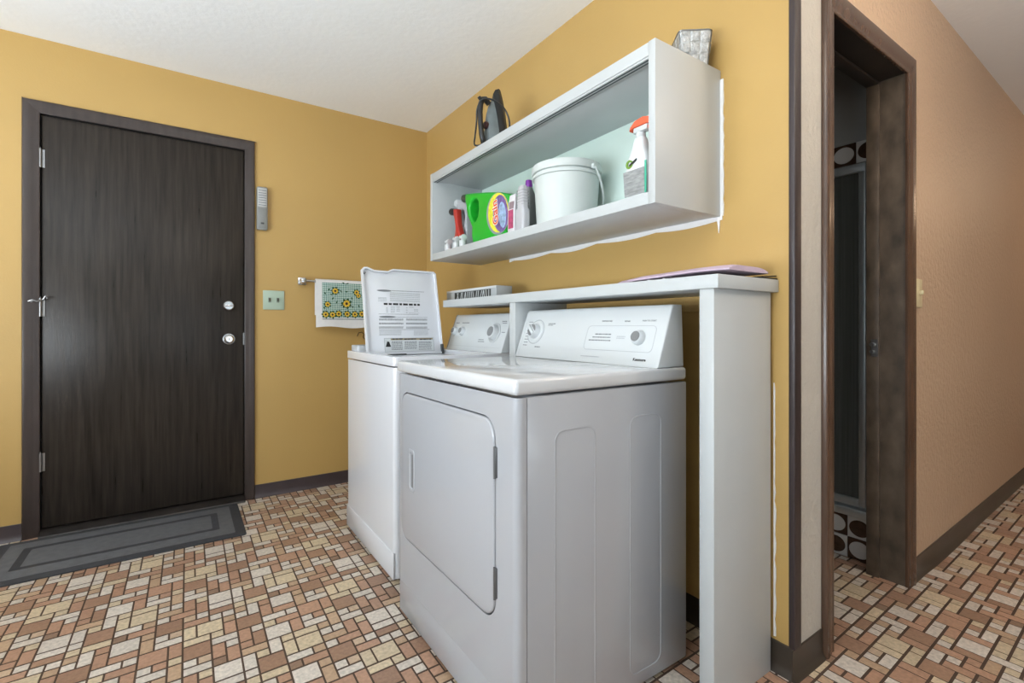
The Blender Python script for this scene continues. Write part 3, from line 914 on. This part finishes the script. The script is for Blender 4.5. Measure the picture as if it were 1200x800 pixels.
put('body_shell', B().loft([tear_loop(-.0402, .235, .050, .004), tear_loop(-.056, .215, .045, .004), tear_loop(-.070, .185, .036, .006), tear_loop(-.080, .15, .024, .01)]), IGRY, ir)
hpts = [(-.066, 0, .205), (-.088, 0, .222), (-.104, 0, .216), (-.114, 0, .19), (-.117, 0, .15), (-.115, 0, .10), (-.108, 0, .05), (-.098, 0, .015), (-.080, 0, .010), (-.062, 0, .010)]
put('handle', B().tube([IR @ Vector(p) for p in hpts], [.013, .014, .014, .013, .012, .012, .013, .013, .012, .012], 12), IBLK, ir, 60)
put('steam_button', B().cyl(IR @ Vector((-.114, 0, .212)), IR @ Vector((-.126, 0, .222)), .008), IBLK, ir)
put('dial', B().cyl(IR @ Vector((-.078, 0, .10)), IR @ Vector((-.092, 0, .10)), .018, .016, 20, .002), M('dark red dial', (62, 34, 34), .4), ir)
cord = [(-.10, .0, .012), (-.112, .022, .004), (-.118, .045, .016), (-.11, .05, .06), (-.112, .035, .12), (-.125, .012, .17), (-.118, -.018, .205), (-.085, -.045, .205), (-.05, -.058, .19), (-.02, -.068, .165), (.0, -.072, .12), (.004, -.066, .06), (-.01, -.062, .02), (-.03, -.066, .005)]
def smooth_path(p, n=5):
    P = [Vector(q) for q in p]; out = []
    for i in range(len(P) - 1):
        p0, p1, p2, p3 = P[max(i - 1, 0)], P[i], P[i + 1], P[min(i + 2, len(P) - 1)]
        for k in range(n):
            t = k / n
            out.append(.5 * ((2 * p1) + (-p0 + p2) * t + (2 * p0 - 5 * p1 + 4 * p2 - p3) * t * t + (-p0 + 3 * p1 - 3 * p2 + p3) * t ** 3))
    return out + [P[-1]]
put('cord', B().tube([IR @ q for q in smooth_path(cord)], .0042, 8), IBLK, ir, 60)

# silver woven basket
SIL = M('silver foil weave', (190, 192, 192), .3, .55, var=.35, scale=60, bump=.5, bscale=180)
BF = Matrix.Translation((1.402, .995, TZ)) @ Matrix.Rotation(math.radians(-38), 4, 'Z')
bs = thing('silver_basket', (1.402, .995, TZ), 'small silver woven square basket atop the near end of the shelf', 'basket')
def sq(hf, z, r=.012):
    return [BF @ Vector((p[0], p[1], z)) for p in rrect(-hf, hf, -hf, hf, r, 3)]
put('basket_body', B().loft([sq(.042, 0), sq(.047, .05), sq(.053, .112), sq(.050, .112), sq(.044, .05), sq(.040, .004)]), SIL, bs)
wv = B()
for side in range(4):
    Rm = BF @ Matrix.Rotation(PI / 2 * side, 4, 'Z')
    for i in range(3):
        for j in range(3):
            z0, z1 = .004 + j * .036, .004 + j * .036 + .033
            def pt(a, z, o_):
                hf = .042 + .011 * z / .112
                return Rm @ Vector((a * hf, -hf - o_, z))
            a0, a1 = -.92 + i * .62, -.92 + i * .62 + .58
            bulge = .003 if (i + j) % 2 else .0018
            wv.loft([[pt(a0, z0, 0), pt(a1, z0, 0), pt(a1, z1, 0), pt(a0, z1, 0)],
                     [pt(a0 + .08, z0 + .003, bulge), pt(a1 - .08, z0 + .003, bulge), pt(a1 - .08, z1 - .003, bulge), pt(a0 + .08, z1 - .003, bulge)]])
o = put('weave', wv, SIL, bs); o['kind'] = 'stuff'
put('rim', B().tube([BF @ Vector((p[0], p[1], .112)) for p in rrect(-.053, .053, -.053, .053, .012, 3) + rrect(-.053, .053, -.053, .053, .012, 3)[:1]], .0025, 6), STEEL, bs)

# ------------------------------------------------------------------ things inside the wall shelf
FZ = SZ0 + .0365
GREEN = M('bright green plastic', (30, 172, 46), .28, var=.05, scale=8)
jug = thing('detergent_jug', (1.25, 1.95, FZ), 'bright green detergent jug lying on its side in the shelf', 'jug')
body = [(2.192, 1.712), (2.10, 1.696), (1.978, 1.672), (1.86, 1.645), (1.80, 1.625), (1.762, 1.60), (1.758, 1.57), (1.775, 1.53), (1.80, 1.48), (1.825, FZ + .004), (1.86, FZ), (2.07, FZ), (2.11, FZ + .012),
        (2.125, 1.48), (2.122, 1.525), (2.145, 1.56), (2.166, 1.59), (2.178, 1.62), (2.184, 1.65), (2.194, 1.672)]
hole = [(2.100, 1.664), (2.128, 1.656), (2.146, 1.630), (2.140, 1.592), (2.114, 1.560), (2.088, 1.550), (2.064, 1.570), (2.056, 1.604), (2.060, 1.640), (2.076, 1.660)]
put('bottle_body', B().prism(body, 'yz', 1.200, 1.300, bev=.014, seg=4, holes=[hole[::-1]]), GREEN, jug)
cp = put('spout_cap', B().cyl((1.224, 2.186, 1.691), (1.224, 2.240, 1.700), .021, .021, 24, .003), M('dark cap plastic', (58, 62, 58), .4), jug)
put('spout_end', B().cyl((1.224, 2.240, 1.700), (1.224, 2.243, 1.7006), .013, n=20), M('olive cap centre', (132, 130, 84), .5), cp)
# label
def lab(pts, x, mat, name, par=jug):
    return put(name, B().prism(pts, 'yz', x - .0006, x), mat, par, 0)
def skew(cy, cz, rx, rz, tilt, n=26):
    return [(cy + rx * math.cos(2 * PI * i / n) + tilt * rz * math.sin(2 * PI * i / n), cz + rz * math.sin(2 * PI * i / n)) for i in range(n)]
lb = lab(skew(1.876, 1.548, .098, .098, .12), 1.1998, M('silver label edge', (150, 160, 168), .35, .2), 'label')
lab(skew(1.872, 1.552, .086, .092, .12), 1.1992, M('yellow label print', (226, 220, 62), .45, var=.2, scale=40), 'label_print', lb)
lab(skew(1.852, 1.545, .062, .086, .12), 1.1986, M('violet label print', (118, 92, 150), .45, var=.45, scale=45), 'label_print', lb)
lab(skew(1.834, 1.535, .030, .060, .12), 1.1981, M('blue label print', (150, 176, 206), .45, var=.4, scale=50), 'label_print', lb)
GF = frame((1.1975, 1.893, 1.556), (0, 0.12, 1), (0, 1, -.12))
put('label_text', text_b('Gain', .062, GF, ext=.0004, bold=.0042), M('white lettering', (246, 240, 232), .4), lb, 0)
GF2 = frame((1.1969, 1.893, 1.556), (0, 0.12, 1), (0, 1, -.12))
put('label_text', text_b('Gain', .062, GF2, ext=.0004, bold=.0012), M('orange red lettering', (226, 84, 44), .4), lb, 0)

# grey jug left of it
GJ = M('grey translucent plastic', (176, 178, 184), .3, var=.06)
gj = thing('softener_jug', (1.26, 2.27, FZ), 'grey plastic jug with white cap behind the green jug', 'jug')
gb = [(2.345, 1.712), (2.25, 1.692), (2.240, 1.66), (2.238, FZ + .004), (2.25, FZ), (2.36, FZ), (2.372, FZ + .012), (2.335, 1.52), (2.345, 1.60), (2.35, 1.66), (2.347, 1.68)]
gh = [(2.29, 1.655), (2.312, 1.640), (2.32, 1.61), (2.312, 1.58), (2.288, 1.556), (2.266, 1.57), (2.260, 1.61), (2.268, 1.645)]
put('bottle_body', B().prism(gb, 'yz', 1.235, 1.305, bev=.010, seg=3, holes=[gh[::-1]]), GJ, gj)
put('cap', B().cyl((1.27, 2.343, 1.698), (1.27, 2.405, 1.716), .021, .023, 22, .003), PLASW, gj)
# red jug
RED = M('red plastic', (182, 52, 44), .3, var=.06)
rj = thing('red_jug', (1.20, 2.28, FZ), 'red plastic jug with black cap at the far end of the shelf', 'jug')
rb_ = [(2.305, 1.655), (2.270, 1.648), (2.262, 1.60), (2.256, 1.562), (2.234, 1.520), (2.226, 1.47), (2.226, FZ + .003), (2.234, FZ), (2.285, FZ), (2.290, FZ + .006), (2.286, 1.515), (2.280, 1.55), (2.288, 1.59), (2.302, 1.622)]
put('bottle_body', B().prism(rb_, 'yz', 1.190, 1.225, bev=.008, seg=3), RED, rj)
rc = put('cap', B().cyl((1.208, 2.300, 1.638), (1.208, 2.352, 1.650), .018, .019, 20, .003), BLACK, rj)
put('cap_ring', B().cyl((1.208, 2.352, 1.650), (1.208, 2.354, 1.6505), .011, n=18), M('olive cap centre', (132, 130, 84), .5), rc)
# small white press taps
CLEAR = M('milky plastic', (208, 210, 212), .3, var=.04)
for i, (y, lbl) in enumerate(((2.318, 'small milky dispenser cup nearest the far end of the shelf'), (2.225, 'middle one of three small white dispenser cups in the shelf'), (2.155, 'small white dispenser cup just in front of the green jug'))):
    z = FZ
    t = thing('dispenser_cup', (1.168, y, z), lbl, 'dispenser cup', 'dispenser cups at the shelf front')
    put('cup', B().lathe([(.014, .0), (.017, .002), (.018, .030), (.019, .032), (.016, .032), (.014, .004)], (1.168, y, z), 20), CLEAR, t)
    put('tap', B().cyl((1.168, y, z + .028), (1.168, y, z + .046), .009, .009, 16, .001).box(1.150, 1.168, y - .006, y + .006, z + .042, z + .056, .003), PLASW, t)
    put('tap_button', B().cyl((1.166, y - .022, z + .045), (1.166, y - .010, z + .047), .016, .016, 18, .002), PLASW, t)
    if i:
        put('red_dot', B().cyl((1.160, y, z + .056), (1.160, y, z + .060), .006, n=12), RED, t)
# white and pink pouch
po = thing('detergent_pouch', (1.182, 1.722, FZ), 'white upright pouch with pink print between green jug and grey bottles', 'pouch')
put('pouch_body', B().loft([[Vector((1.182 + a * hx_, 1.724 + b_ * hy_, FZ + z)) for a, b_ in rrect(-1, 1, -1, 1, .5, 3)] for hx_, hy_, z in ((.014, .024, 0), (.0155, .027, .02), (.015, .026, .09), (.010, .024, .14), (.004, .022, .168))]), M('white pouch film', (214, 212, 216), .3), po)
put('pouch_print', B().prism([(1.703, FZ + .02), (1.738, FZ + .02), (1.737, FZ + .10), (1.703, FZ + .10)], 'yz', 1.1655, 1.1685), M('pink print', (178, 74, 110), .5, var=.3, scale=60), po)
put('pouch_print', B().prism([(1.703, FZ + .105), (1.735, FZ + .105), (1.733, FZ + .135), (1.703, FZ + .135)], 'yz', 1.1675, 1.1725), M('mauve print', (150, 130, 136), .5), po)
# grey bottles
def bottle(name, x, y, prof, mat, label, capm=None, capz=None, capr=.014, sy=1.0):
    t = thing(name, (x, y, FZ), label, 'bottle', 'grey bottles beside the bucket')
    loops = []
    for hx_, hy_, z in prof:
        loops.append([Vector((x + a * hx_, y + b_ * hy_, FZ + z)) for a, b_ in rrect(-1, 1, -1, 1, .45, 4)])
    put('bottle_body', B().loft(loops), mat, t)
    return t
t1 = bottle('stain_bottle', 1.188, 1.662, [(.018, .028, 0), (.020, .030, .004), (.020, .030, .088), (.016, .022, .100), (.015, .021, .172), (.012, .017, .192)], M('pale grey bottle', (190, 190, 194), .35), 'pale grey slim bottle with ribbed neck beside the white bucket')
rib = B()
for i in range(6):
    z = FZ + .110 + i * .012
    rib.box(1.1722, 1.2038, 1.6402, 1.6838, z, z + .005, .001)
put('neck_ribs', rib, M('grey rib', (168, 168, 172), .4), t1)['kind'] = 'stuff'
t2 = bottle('cleaner_bottle', 1.262, 1.718, [(.026, .033, 0), (.028, .035, .004), (.028, .035, .130), (.022, .028, .170), (.013, .016, .205), (.012, .014, .212)], M('dark grey bottle', (128, 132, 132), .35, var=.1), 'dark grey bottle with purple cap beside the white bucket')
put('cap', B().cyl((1.262, 1.718, FZ + .211), (1.262, 1.718, FZ + .243), .017, .014, 20, .002), M('purple cap', (120, 44, 150), .35), t2)
put('bottle_label', B().box(1.2325, 1.2345, 1.69, 1.73, FZ + .01, FZ + .12), M('olive label', (150, 156, 110), .5, var=.2, scale=30), t2)
# bucket
BKT = M('white bucket plastic', (206, 213, 211), .38, var=.04, scale=9)
bkx, bky = 1.302, 1.512
bu = thing('bucket', (bkx, bky, FZ), 'white plastic bucket with lid and hanging bail handle in the shelf', 'bucket')
put('pail', B().lathe([(.118, 0), (.121, .003), (.1335, .212), (.1335, .214)], (bkx, bky, FZ), 48), BKT, bu)
put('collar', B().lathe([(.1335, .196), (.139, .197), (.140, .208), (.137, .210), (.1335, .210)], (bkx, bky, FZ), 48, cap=False), BKT, bu)
put('bucket_lid', B().lathe([(.1345, .215), (.1415, .216), (.143, .220), (.143, .240), (.140, .246), (.132, .247), (.128, .241), (.004, .241)], (bkx, bky, FZ), 48), BKT, bu)
ea = math.radians(276)
ed = Vector((math.cos(ea), math.sin(ea), 0))
ep = Vector((bkx, bky, FZ + .222)) + ed * .1455
put('ear', B().cyl(ep - ed * .006, ep + ed * .007, .012, .010, 18, .002), BKT, bu)
ep2 = Vector((bkx, bky, FZ + .222)) - ed * .1455
put('ear', B().cyl(ep2 + ed * .006, ep2 - ed * .007, .012, .010, 18, .002), BKT, bu)
sd = Vector((-math.sin(ea), math.cos(ea), 0))
if sd.x < 0: sd = -sd
hb = []
for i in range(25):
    t = i / 24
    a = PI * t
    cpt = Vector((bkx, bky, FZ + .222))
    q = cpt + ed * (.152 * math.cos(a)) + sd * (.148 * math.sin(a) * .98) * 1.0 + Vector((0, 0, -.165 * math.sin(a) ** .9))
    q.x = min(q.x, XW - .018)
    hb.append(q)
put('bail_handle', B().tube(hb, .0045, 8), BKT, bu, 60)
# spray bottle
sp = thing('spray_bottle', (1.222, 1.052, FZ), 'white spray bottle with orange trigger head at the near shelf end', 'spray bottle')
sx, sy_ = 1.225, 1.050
prof = [(.030, .040, 0, 0), (.033, .043, .004, 0), (.033, .046, .06, .004), (.032, .047, .105, .007), (.028, .038, .145, .006), (.022, .026, .175, .006), (.017, .021, .198, .006), (.015, .018, .208, .006)]
put('bottle_body', B().loft([[Vector((sx + a * hx_, sy_ + o_ + b_ * hy_, FZ + z)) for a, b_ in rrect(-1, 1, -1, 1, .6, 4)] for hx_, hy_, z, o_ in prof]), M('white spray plastic', (222, 226, 228), .3), sp, 60)
put('neck_collar', B().cyl((sx, sy_ + .006, FZ + .207), (sx, sy_ + .006, FZ + .226), .017, .015, 20, .002), PLASW, sp)
ORG = M('orange red trigger plastic', (232, 104, 70), .35)
put('sprayer_body', B().prism([(sy_ + .028, FZ + .226), (sy_ - .028, FZ + .226), (sy_ - .030, FZ + .243), (sy_ + .026, FZ + .243)], 'yz', sx - .013, sx + .013, bev=.003), PLASW, sp)
put('sprayer_hood', B().prism([(sy_ + .044, FZ + .238), (sy_ + .040, FZ + .250), (sy_ + .020, FZ + .266), (sy_ - .012, FZ + .270), (sy_ - .040, FZ + .262), (sy_ - .050, FZ + .244), (sy_ - .03, FZ + .244), (sy_ + .026, FZ + .244)], 'yz', sx - .015, sx + .015, bev=.004), ORG, sp)
put('trigger', B().prism([(sy_ - .026, FZ + .240), (sy_ - .040, FZ + .238), (sy_ - .046, FZ + .205), (sy_ - .040, FZ + .180), (sy_ - .034, FZ + .182), (sy_ - .036, FZ + .205)], 'yz', sx - .008, sx + .008, bev=.003), ORG, sp)
sl = put('label', B().prism([(sy_ + .044, FZ + .018), (sy_ + .050, FZ + .10), (sy_ - .036, FZ + .10), (sy_ - .038, FZ + .018)], 'yz', sx - .0345, sx - .0332), M('grey text label', (150, 152, 152), .5, var=.3, scale=120, stretch=(1, .25, 1)), sp)
put('label_mark', B().prism(ell(sy_ + .026, FZ + .122, .014, .014, 22), 'yz', sx - .0335, sx - .030, holes=[ell(sy_ + .025, FZ + .123, .0075, .0075, 16)[::-1]]), M('lime mark', (120, 160, 60), .45), sl)
put('label_mark', B().prism([(sy_ + .026, FZ + .120), (sy_ - .004, FZ + .134), (sy_ - .002, FZ + .128), (sy_ + .024, FZ + .113)], 'yz', sx - .0345, sx - .030), BLACK, sl)
put('label_edge', B().box(sx - .0345, sx - .0325, sy_ - .045, sy_ - .038, FZ + .018, FZ + .118), M('teal label edge', (70, 176, 146), .45), sl)

# ------------------------------------------------------------------ back wall fittings
un = thing('wall_chime', (.394, YB, 1.605), 'narrow silver grey plastic unit on the wall beside the door casing', 'chime')
put('housing', B().prism(rrect(.366, .424, 1.606, 1.864, .010, 4), 'xz', YB - .030, YB - .0005, bev=.005, seg=3), M('silver grey plastic', (150, 152, 150), .3, .3), un)
put('upper_panel', B().box(.370, .419, YB - .0325, YB - .0295, 1.745, 1.856, .002), M('pale ribbed panel', (186, 188, 188), .35), un)
up = B()
for i in range(7):
    up.box(.374, .415, YB - .0335, YB - .0323, 1.752 + i * .0145, 1.756 + i * .0145)
put('panel_lines', up, INK, un)['kind'] = 'stuff'
put('lower_panel', B().box(.370, .419, YB - .0318, YB - .0295, 1.614, 1.738, .002), M('grey lower panel', (136, 138, 136), .35), un)
put('button', B().box(.386, .404, YB - .0345, YB - .0315, 1.640, 1.650, .001), M('dark button', (70, 72, 72), .4), un)
sw = thing('light_switch', (.46, YB, 1.13), 'pale green two-toggle light switch plate right of the dark door', 'light switch')
put('switch_plate', B().box(.401, .519, YB - .007, YB - .0005, 1.130, 1.247, .003), M('pale sage plastic', (172, 190, 172), .35), sw)
for x in (.437, .483):
    tg = put('toggle', B().box(x - .005, x + .005, YB - .018, YB - .006, 1.183, 1.200, .002), M('dark toggle', (78, 74, 62), .4), sw)
    put('toggle_slot', B().box(x - .007, x + .007, YB - .0085, YB - .0065, 1.174, 1.203), M('toggle slot', (120, 132, 118), .5), sw)
# towel bar + towel
tb = thing('towel_bar', (.87, YB, 1.29), 'chrome towel bar on the yellow wall behind the open lid', 'towel bar')
TBZ = 1.312
for x in (.620, 1.195):
    br_ = put('bracket', B().box(x - .024, x + .024, YB - .012, YB - .0005, TBZ - .024, TBZ + .024, .004).box(x - .016, x + .016, YB - .068, YB - .010, TBZ - .016, TBZ + .016, .005), CHROME, tb)
put('bar', B().cyl((.635, YB - .052, TBZ), (1.18, YB - .052, TBZ), .008, n=16), CHROME, tb)
tw = thing('dish_towel', (.90, YB - .05, 1.02), 'white dish towel with sunflower print hanging over the towel bar', 'towel')
TX0, TX1 = .690, 1.135
def wave(x, z):
    return .004 * math.sin((x - .69) * 22 + z * 3) * min(1, max(0, (TBZ - z) * 6))
def tow(u, v):
    x = TX0 + (TX1 - TX0) * u
    # v: 0 back hem -> 1 front hem
    if v < .42:
        z = 1.10 + (TBZ - 1.10) * v / .42; y = YB - .036
    elif v < .5:
        a = PI * (v - .42) / .08
        z = TBZ + .016 * math.sin(a); y = YB - .052 + .016 * math.cos(a)
    else:
        s = (v - .5) / .5
        z = TBZ - (TBZ - 1.022 - .006 * math.sin(u * 9)) * s; y = YB - .068 + wave(x, z) - .004 * s
    return Vector((x, y, z))
clo = put('cloth', B().sheet(tow, 40, 50, .0025), M('white towel cloth', (226, 226, 226), .9, var=.03, scale=40, bump=.2, bscale=300), tw, 60)
# printed field
def fy_(x, z):
    s = (TBZ - z) / (TBZ - 1.022)
    return YB - .068 + wave(x, z) - .004 * s
PX0, PX1, PZ0, PZ1 = .727, 1.130, 1.085, 1.306
def chk():
    m = bpy.data.materials.new('teal check print')
    m.use_nodes = True
    nt = m.node_tree; bb = nt.nodes['Principled BSDF']
    tc = nt.nodes.new('ShaderNodeTexCoord'); mp = nt.nodes.new('ShaderNodeMapping')
    mp.inputs['Rotation'].default_value = (0, math.radians(45), 0)
    ck = nt.nodes.new('ShaderNodeTexChecker'); ck.inputs['Scale'].default_value = 120
    ck.inputs['Color1'].default_value = rgb(196, 212, 206); ck.inputs['Color2'].default_value = rgb(84, 134, 124)
    mp.inputs['Location'].default_value = (0, .0037, 0)
    nt.links.new(tc.outputs['Object'], mp.inputs['Vector']); nt.links.new(mp.outputs[0], ck.inputs['Vector'])
    nt.links.new(ck.outputs['Color'], bb.inputs['Base Color']); bb.inputs['Roughness'].default_value = .9
    return m
put('check_print', B().sheet(lambda u, v: Vector((PX0 + (PX1 - PX0) * u, fy_(PX0 + (PX1 - PX0) * u, PZ0 + (PZ1 - PZ0) * v) - .0022, PZ0 + (PZ1 - PZ0) * v)), 36, 20), chk(), clo, 60)
YEL = M('sunflower yellow', (224, 184, 48), .9, var=.12, scale=90); BRN = M('sunflower brown', (74, 46, 26), .9); LEA = M('leaf green', (40, 78, 42), .9, var=.2, scale=90)
def flat_poly(b, pts, off):
    b.poly([(x, fy_(x, z) - off, z) for x, z in pts][::-1])
def flower(cx, cz, r, name='sunflower_print'):
    b = B(); n0 = b.nf()
    rr = random.Random(int(cx * 9999))
    for i in range(7):
        a = 2 * PI * i / 7 + .4
        d = (math.cos(a), math.sin(a)); e = (-d[1], d[0])
        L_, w_ = r * 1.5, r * .42
        flat_poly(b, [(cx + d[0] * r * .5, cz + d[1] * r * .5), (cx + d[0] * r + e[0] * w_, cz + d[1] * r + e[1] * w_), (cx + d[0] * L_, cz + d[1] * L_), (cx + d[0] * r - e[0] * w_, cz + d[1] * r - e[1] * w_)], .0026)
    n1 = b.nf()
    b.mi(2, n0)
    for i in range(11):
        a = 2 * PI * i / 11 + rr.random() * .2
        d = (math.cos(a), math.sin(a)); e = (-d[1], d[0])
        flat_poly(b, [(cx + d[0] * r * .2, cz + d[1] * r * .2), (cx + d[0] * r * .65 + e[0] * r * .22, cz + d[1] * r * .65 + e[1] * r * .22), (cx + d[0] * r, cz + d[1] * r), (cx + d[0] * r * .65 - e[0] * r * .22, cz + d[1] * r * .65 - e[1] * r * .22)], .0030)
    b.mi(0, n1)
    n2 = b.nf()
    flat_poly(b, ell(cx, cz, r * .36, r * .36, 12), .0034)
    b.mi(1, n2)
    put(name, b, [YEL, BRN, LEA], clo, 0)
def cxz(cx, cy):
    return .690 + (cx - 220) * .00060, 1.314 - (cy - 165) * .00061
for cx, cy, r in ((415, 262, 30), (640, 270, 26), (660, 305, 22), (335, 405, 26), (535, 392, 38), (745, 405, 26), (870, 300, 28), (905, 400, 30)):
    x, z = cxz(cx, cy); flower(x, z, r * .00066)
for cx in (315, 385, 450, 540, 622, 696, 760, 830, 900):
    x, z = cxz(cx, 505 + 6 * math.sin(cx)); flower(x, z, .0185)
b = B()
for cx, cy in ((310, 290), (375, 300), (475, 262), (535, 265), (350, 250), (430, 380), (665, 415), (480, 412), (600, 425), (705, 300), (800, 350), (500, 175), (540, 180), (735, 190), (300, 440), (390, 340), (590, 335), (850, 430)):
    x, z = cxz(cx, cy)
    a = rg.random() * 6
    r = .011
    flat_poly(b, [(x + r * math.cos(a), z + r * math.sin(a)), (x + r * .4 * math.cos(a + 1.57), z + r * .4 * math.sin(a + 1.57)), (x - r * math.cos(a), z - r * math.sin(a)), (x - r * .4 * math.cos(a + 1.57), z - r * .4 * math.sin(a + 1.57))], .0028)
o = put('leaf_print', b, LEA, clo, 0); o['kind'] = 'stuff'
put('hem_stripe', B().sheet(lambda u, v: Vector((PX0 + (PX1 - PX0) * u, fy_(PX0 + (PX1 - PX0) * u, 1.072 + .005 * v) - .0022, 1.072 + .005 * v)), 36, 1), M('dotted hem print', (120, 134, 136), .9, var=.5, scale=160), clo, 0)
# wire loop on the wall
wl = [(.945, .962), (.955, .985), (.975, .990), (.99, .975), (.985, .955), (1.0, .94), (1.02, .955), (1.03, .935), (1.05, .93)]
put('wire_loop', B().tube([Vector((x + .02, YB - .006 - .003 * math.sin(i), z)) for i, (x, z) in enumerate(wl)], .0022, 6), M('black wire', (34, 32, 30), .5), None, 60,
    'thin black looped wire on the yellow wall above the washer', 'wire')
# door mat
mat_t = thing('door_mat', (-.22, 2.97, 0), 'charcoal rubber door mat with bordered rectangles before the dark door', 'mat')
put('mat_base', B().prism(rrect(-.705, .262, 2.705, 3.205, .012, 3), 'xy', .0003, .008, bev=.003), MATD, mat_t)
put('mat_field', B().prism(rrect(-.660, .217, 2.750, 3.165, .006, 3), 'xy', .008, .0095, bev=.0006), MATG, mat_t)
put('mat_stripe', B().prism(rrect(-.60, .155, 2.835, 3.090, .006, 3), 'xy', .0095, .0102, holes=[rrect(-.57, .125, 2.862, 3.063, .006, 3)[::-1]]), MATD, mat_t)
# hall switch
hs = thing('hall_switch', (2.48, YH, 1.10), 'cream light switch on the beige hall wall beside the doorway', 'light switch')
yw = YH + (2.48 - hx) * ang
put('switch_plate', B().box(2.445, 2.517, yw - .012, yw - .0003, 1.106, 1.222, .004), M('cream switch plastic', (222, 208, 168), .35), hs)
put('toggle', B().box(2.476, 2.486, yw - .026, yw - .010, 1.158, 1.176, .002), M('ivory toggle', (214, 200, 160), .35), hs)

# ------------------------------------------------------------------ hanging globe lamps (overhead and along the hall; left and right added as fill)
def lamp(x, y, zc, glow, col, label):
    GLOW = M('lit lamp glass %d' % glow, col, .4, emit=glow, var=0.0)
    t = thing('pendant_lamp', (x, y, zc - .14), label, 'lamp', 'globe pendant lamps')
    put('canopy', B().lathe([(.055, -.02), (.06, -.012), (.06, 0)], (x, y, ZC - .0005), 24), STEEL, t)
    put('stem', B().cyl((x, y, zc + .11), (x, y, ZC - .02), .007, n=10), STEEL, t)
    put('holder', B().cyl((x, y, zc + .095), (x, y, zc + .13), .045, .03, n=20), STEEL, t)
    put('globe', B().lathe([(.125 * math.sin(PI * k / 16), -.125 * math.cos(PI * k / 16)) for k in range(1, 14)], (x, y, zc - .01), 28), GLOW, t, 60)
lamp(-1.35, .9, 1.95, 6, (255, 248, 238), 'added unseen fill globe hanging left of the camera')  # added to brighten the ceiling, door wall and dryer front
lamp(.37, .45, 2.29, 13, (255, 246, 234), 'round glowing globe lamp close under the ceiling above the camera')
lamp(1.85, -.30, 2.14, 36, (255, 232, 204), 'added unseen fill globe hanging right of the camera')  # added to lift the hall wall and hall ceiling beside the doorway
lamp(5.2, -.25, 2.1, 12, (255, 222, 186), 'round glowing globe lamp hanging far along the hall')
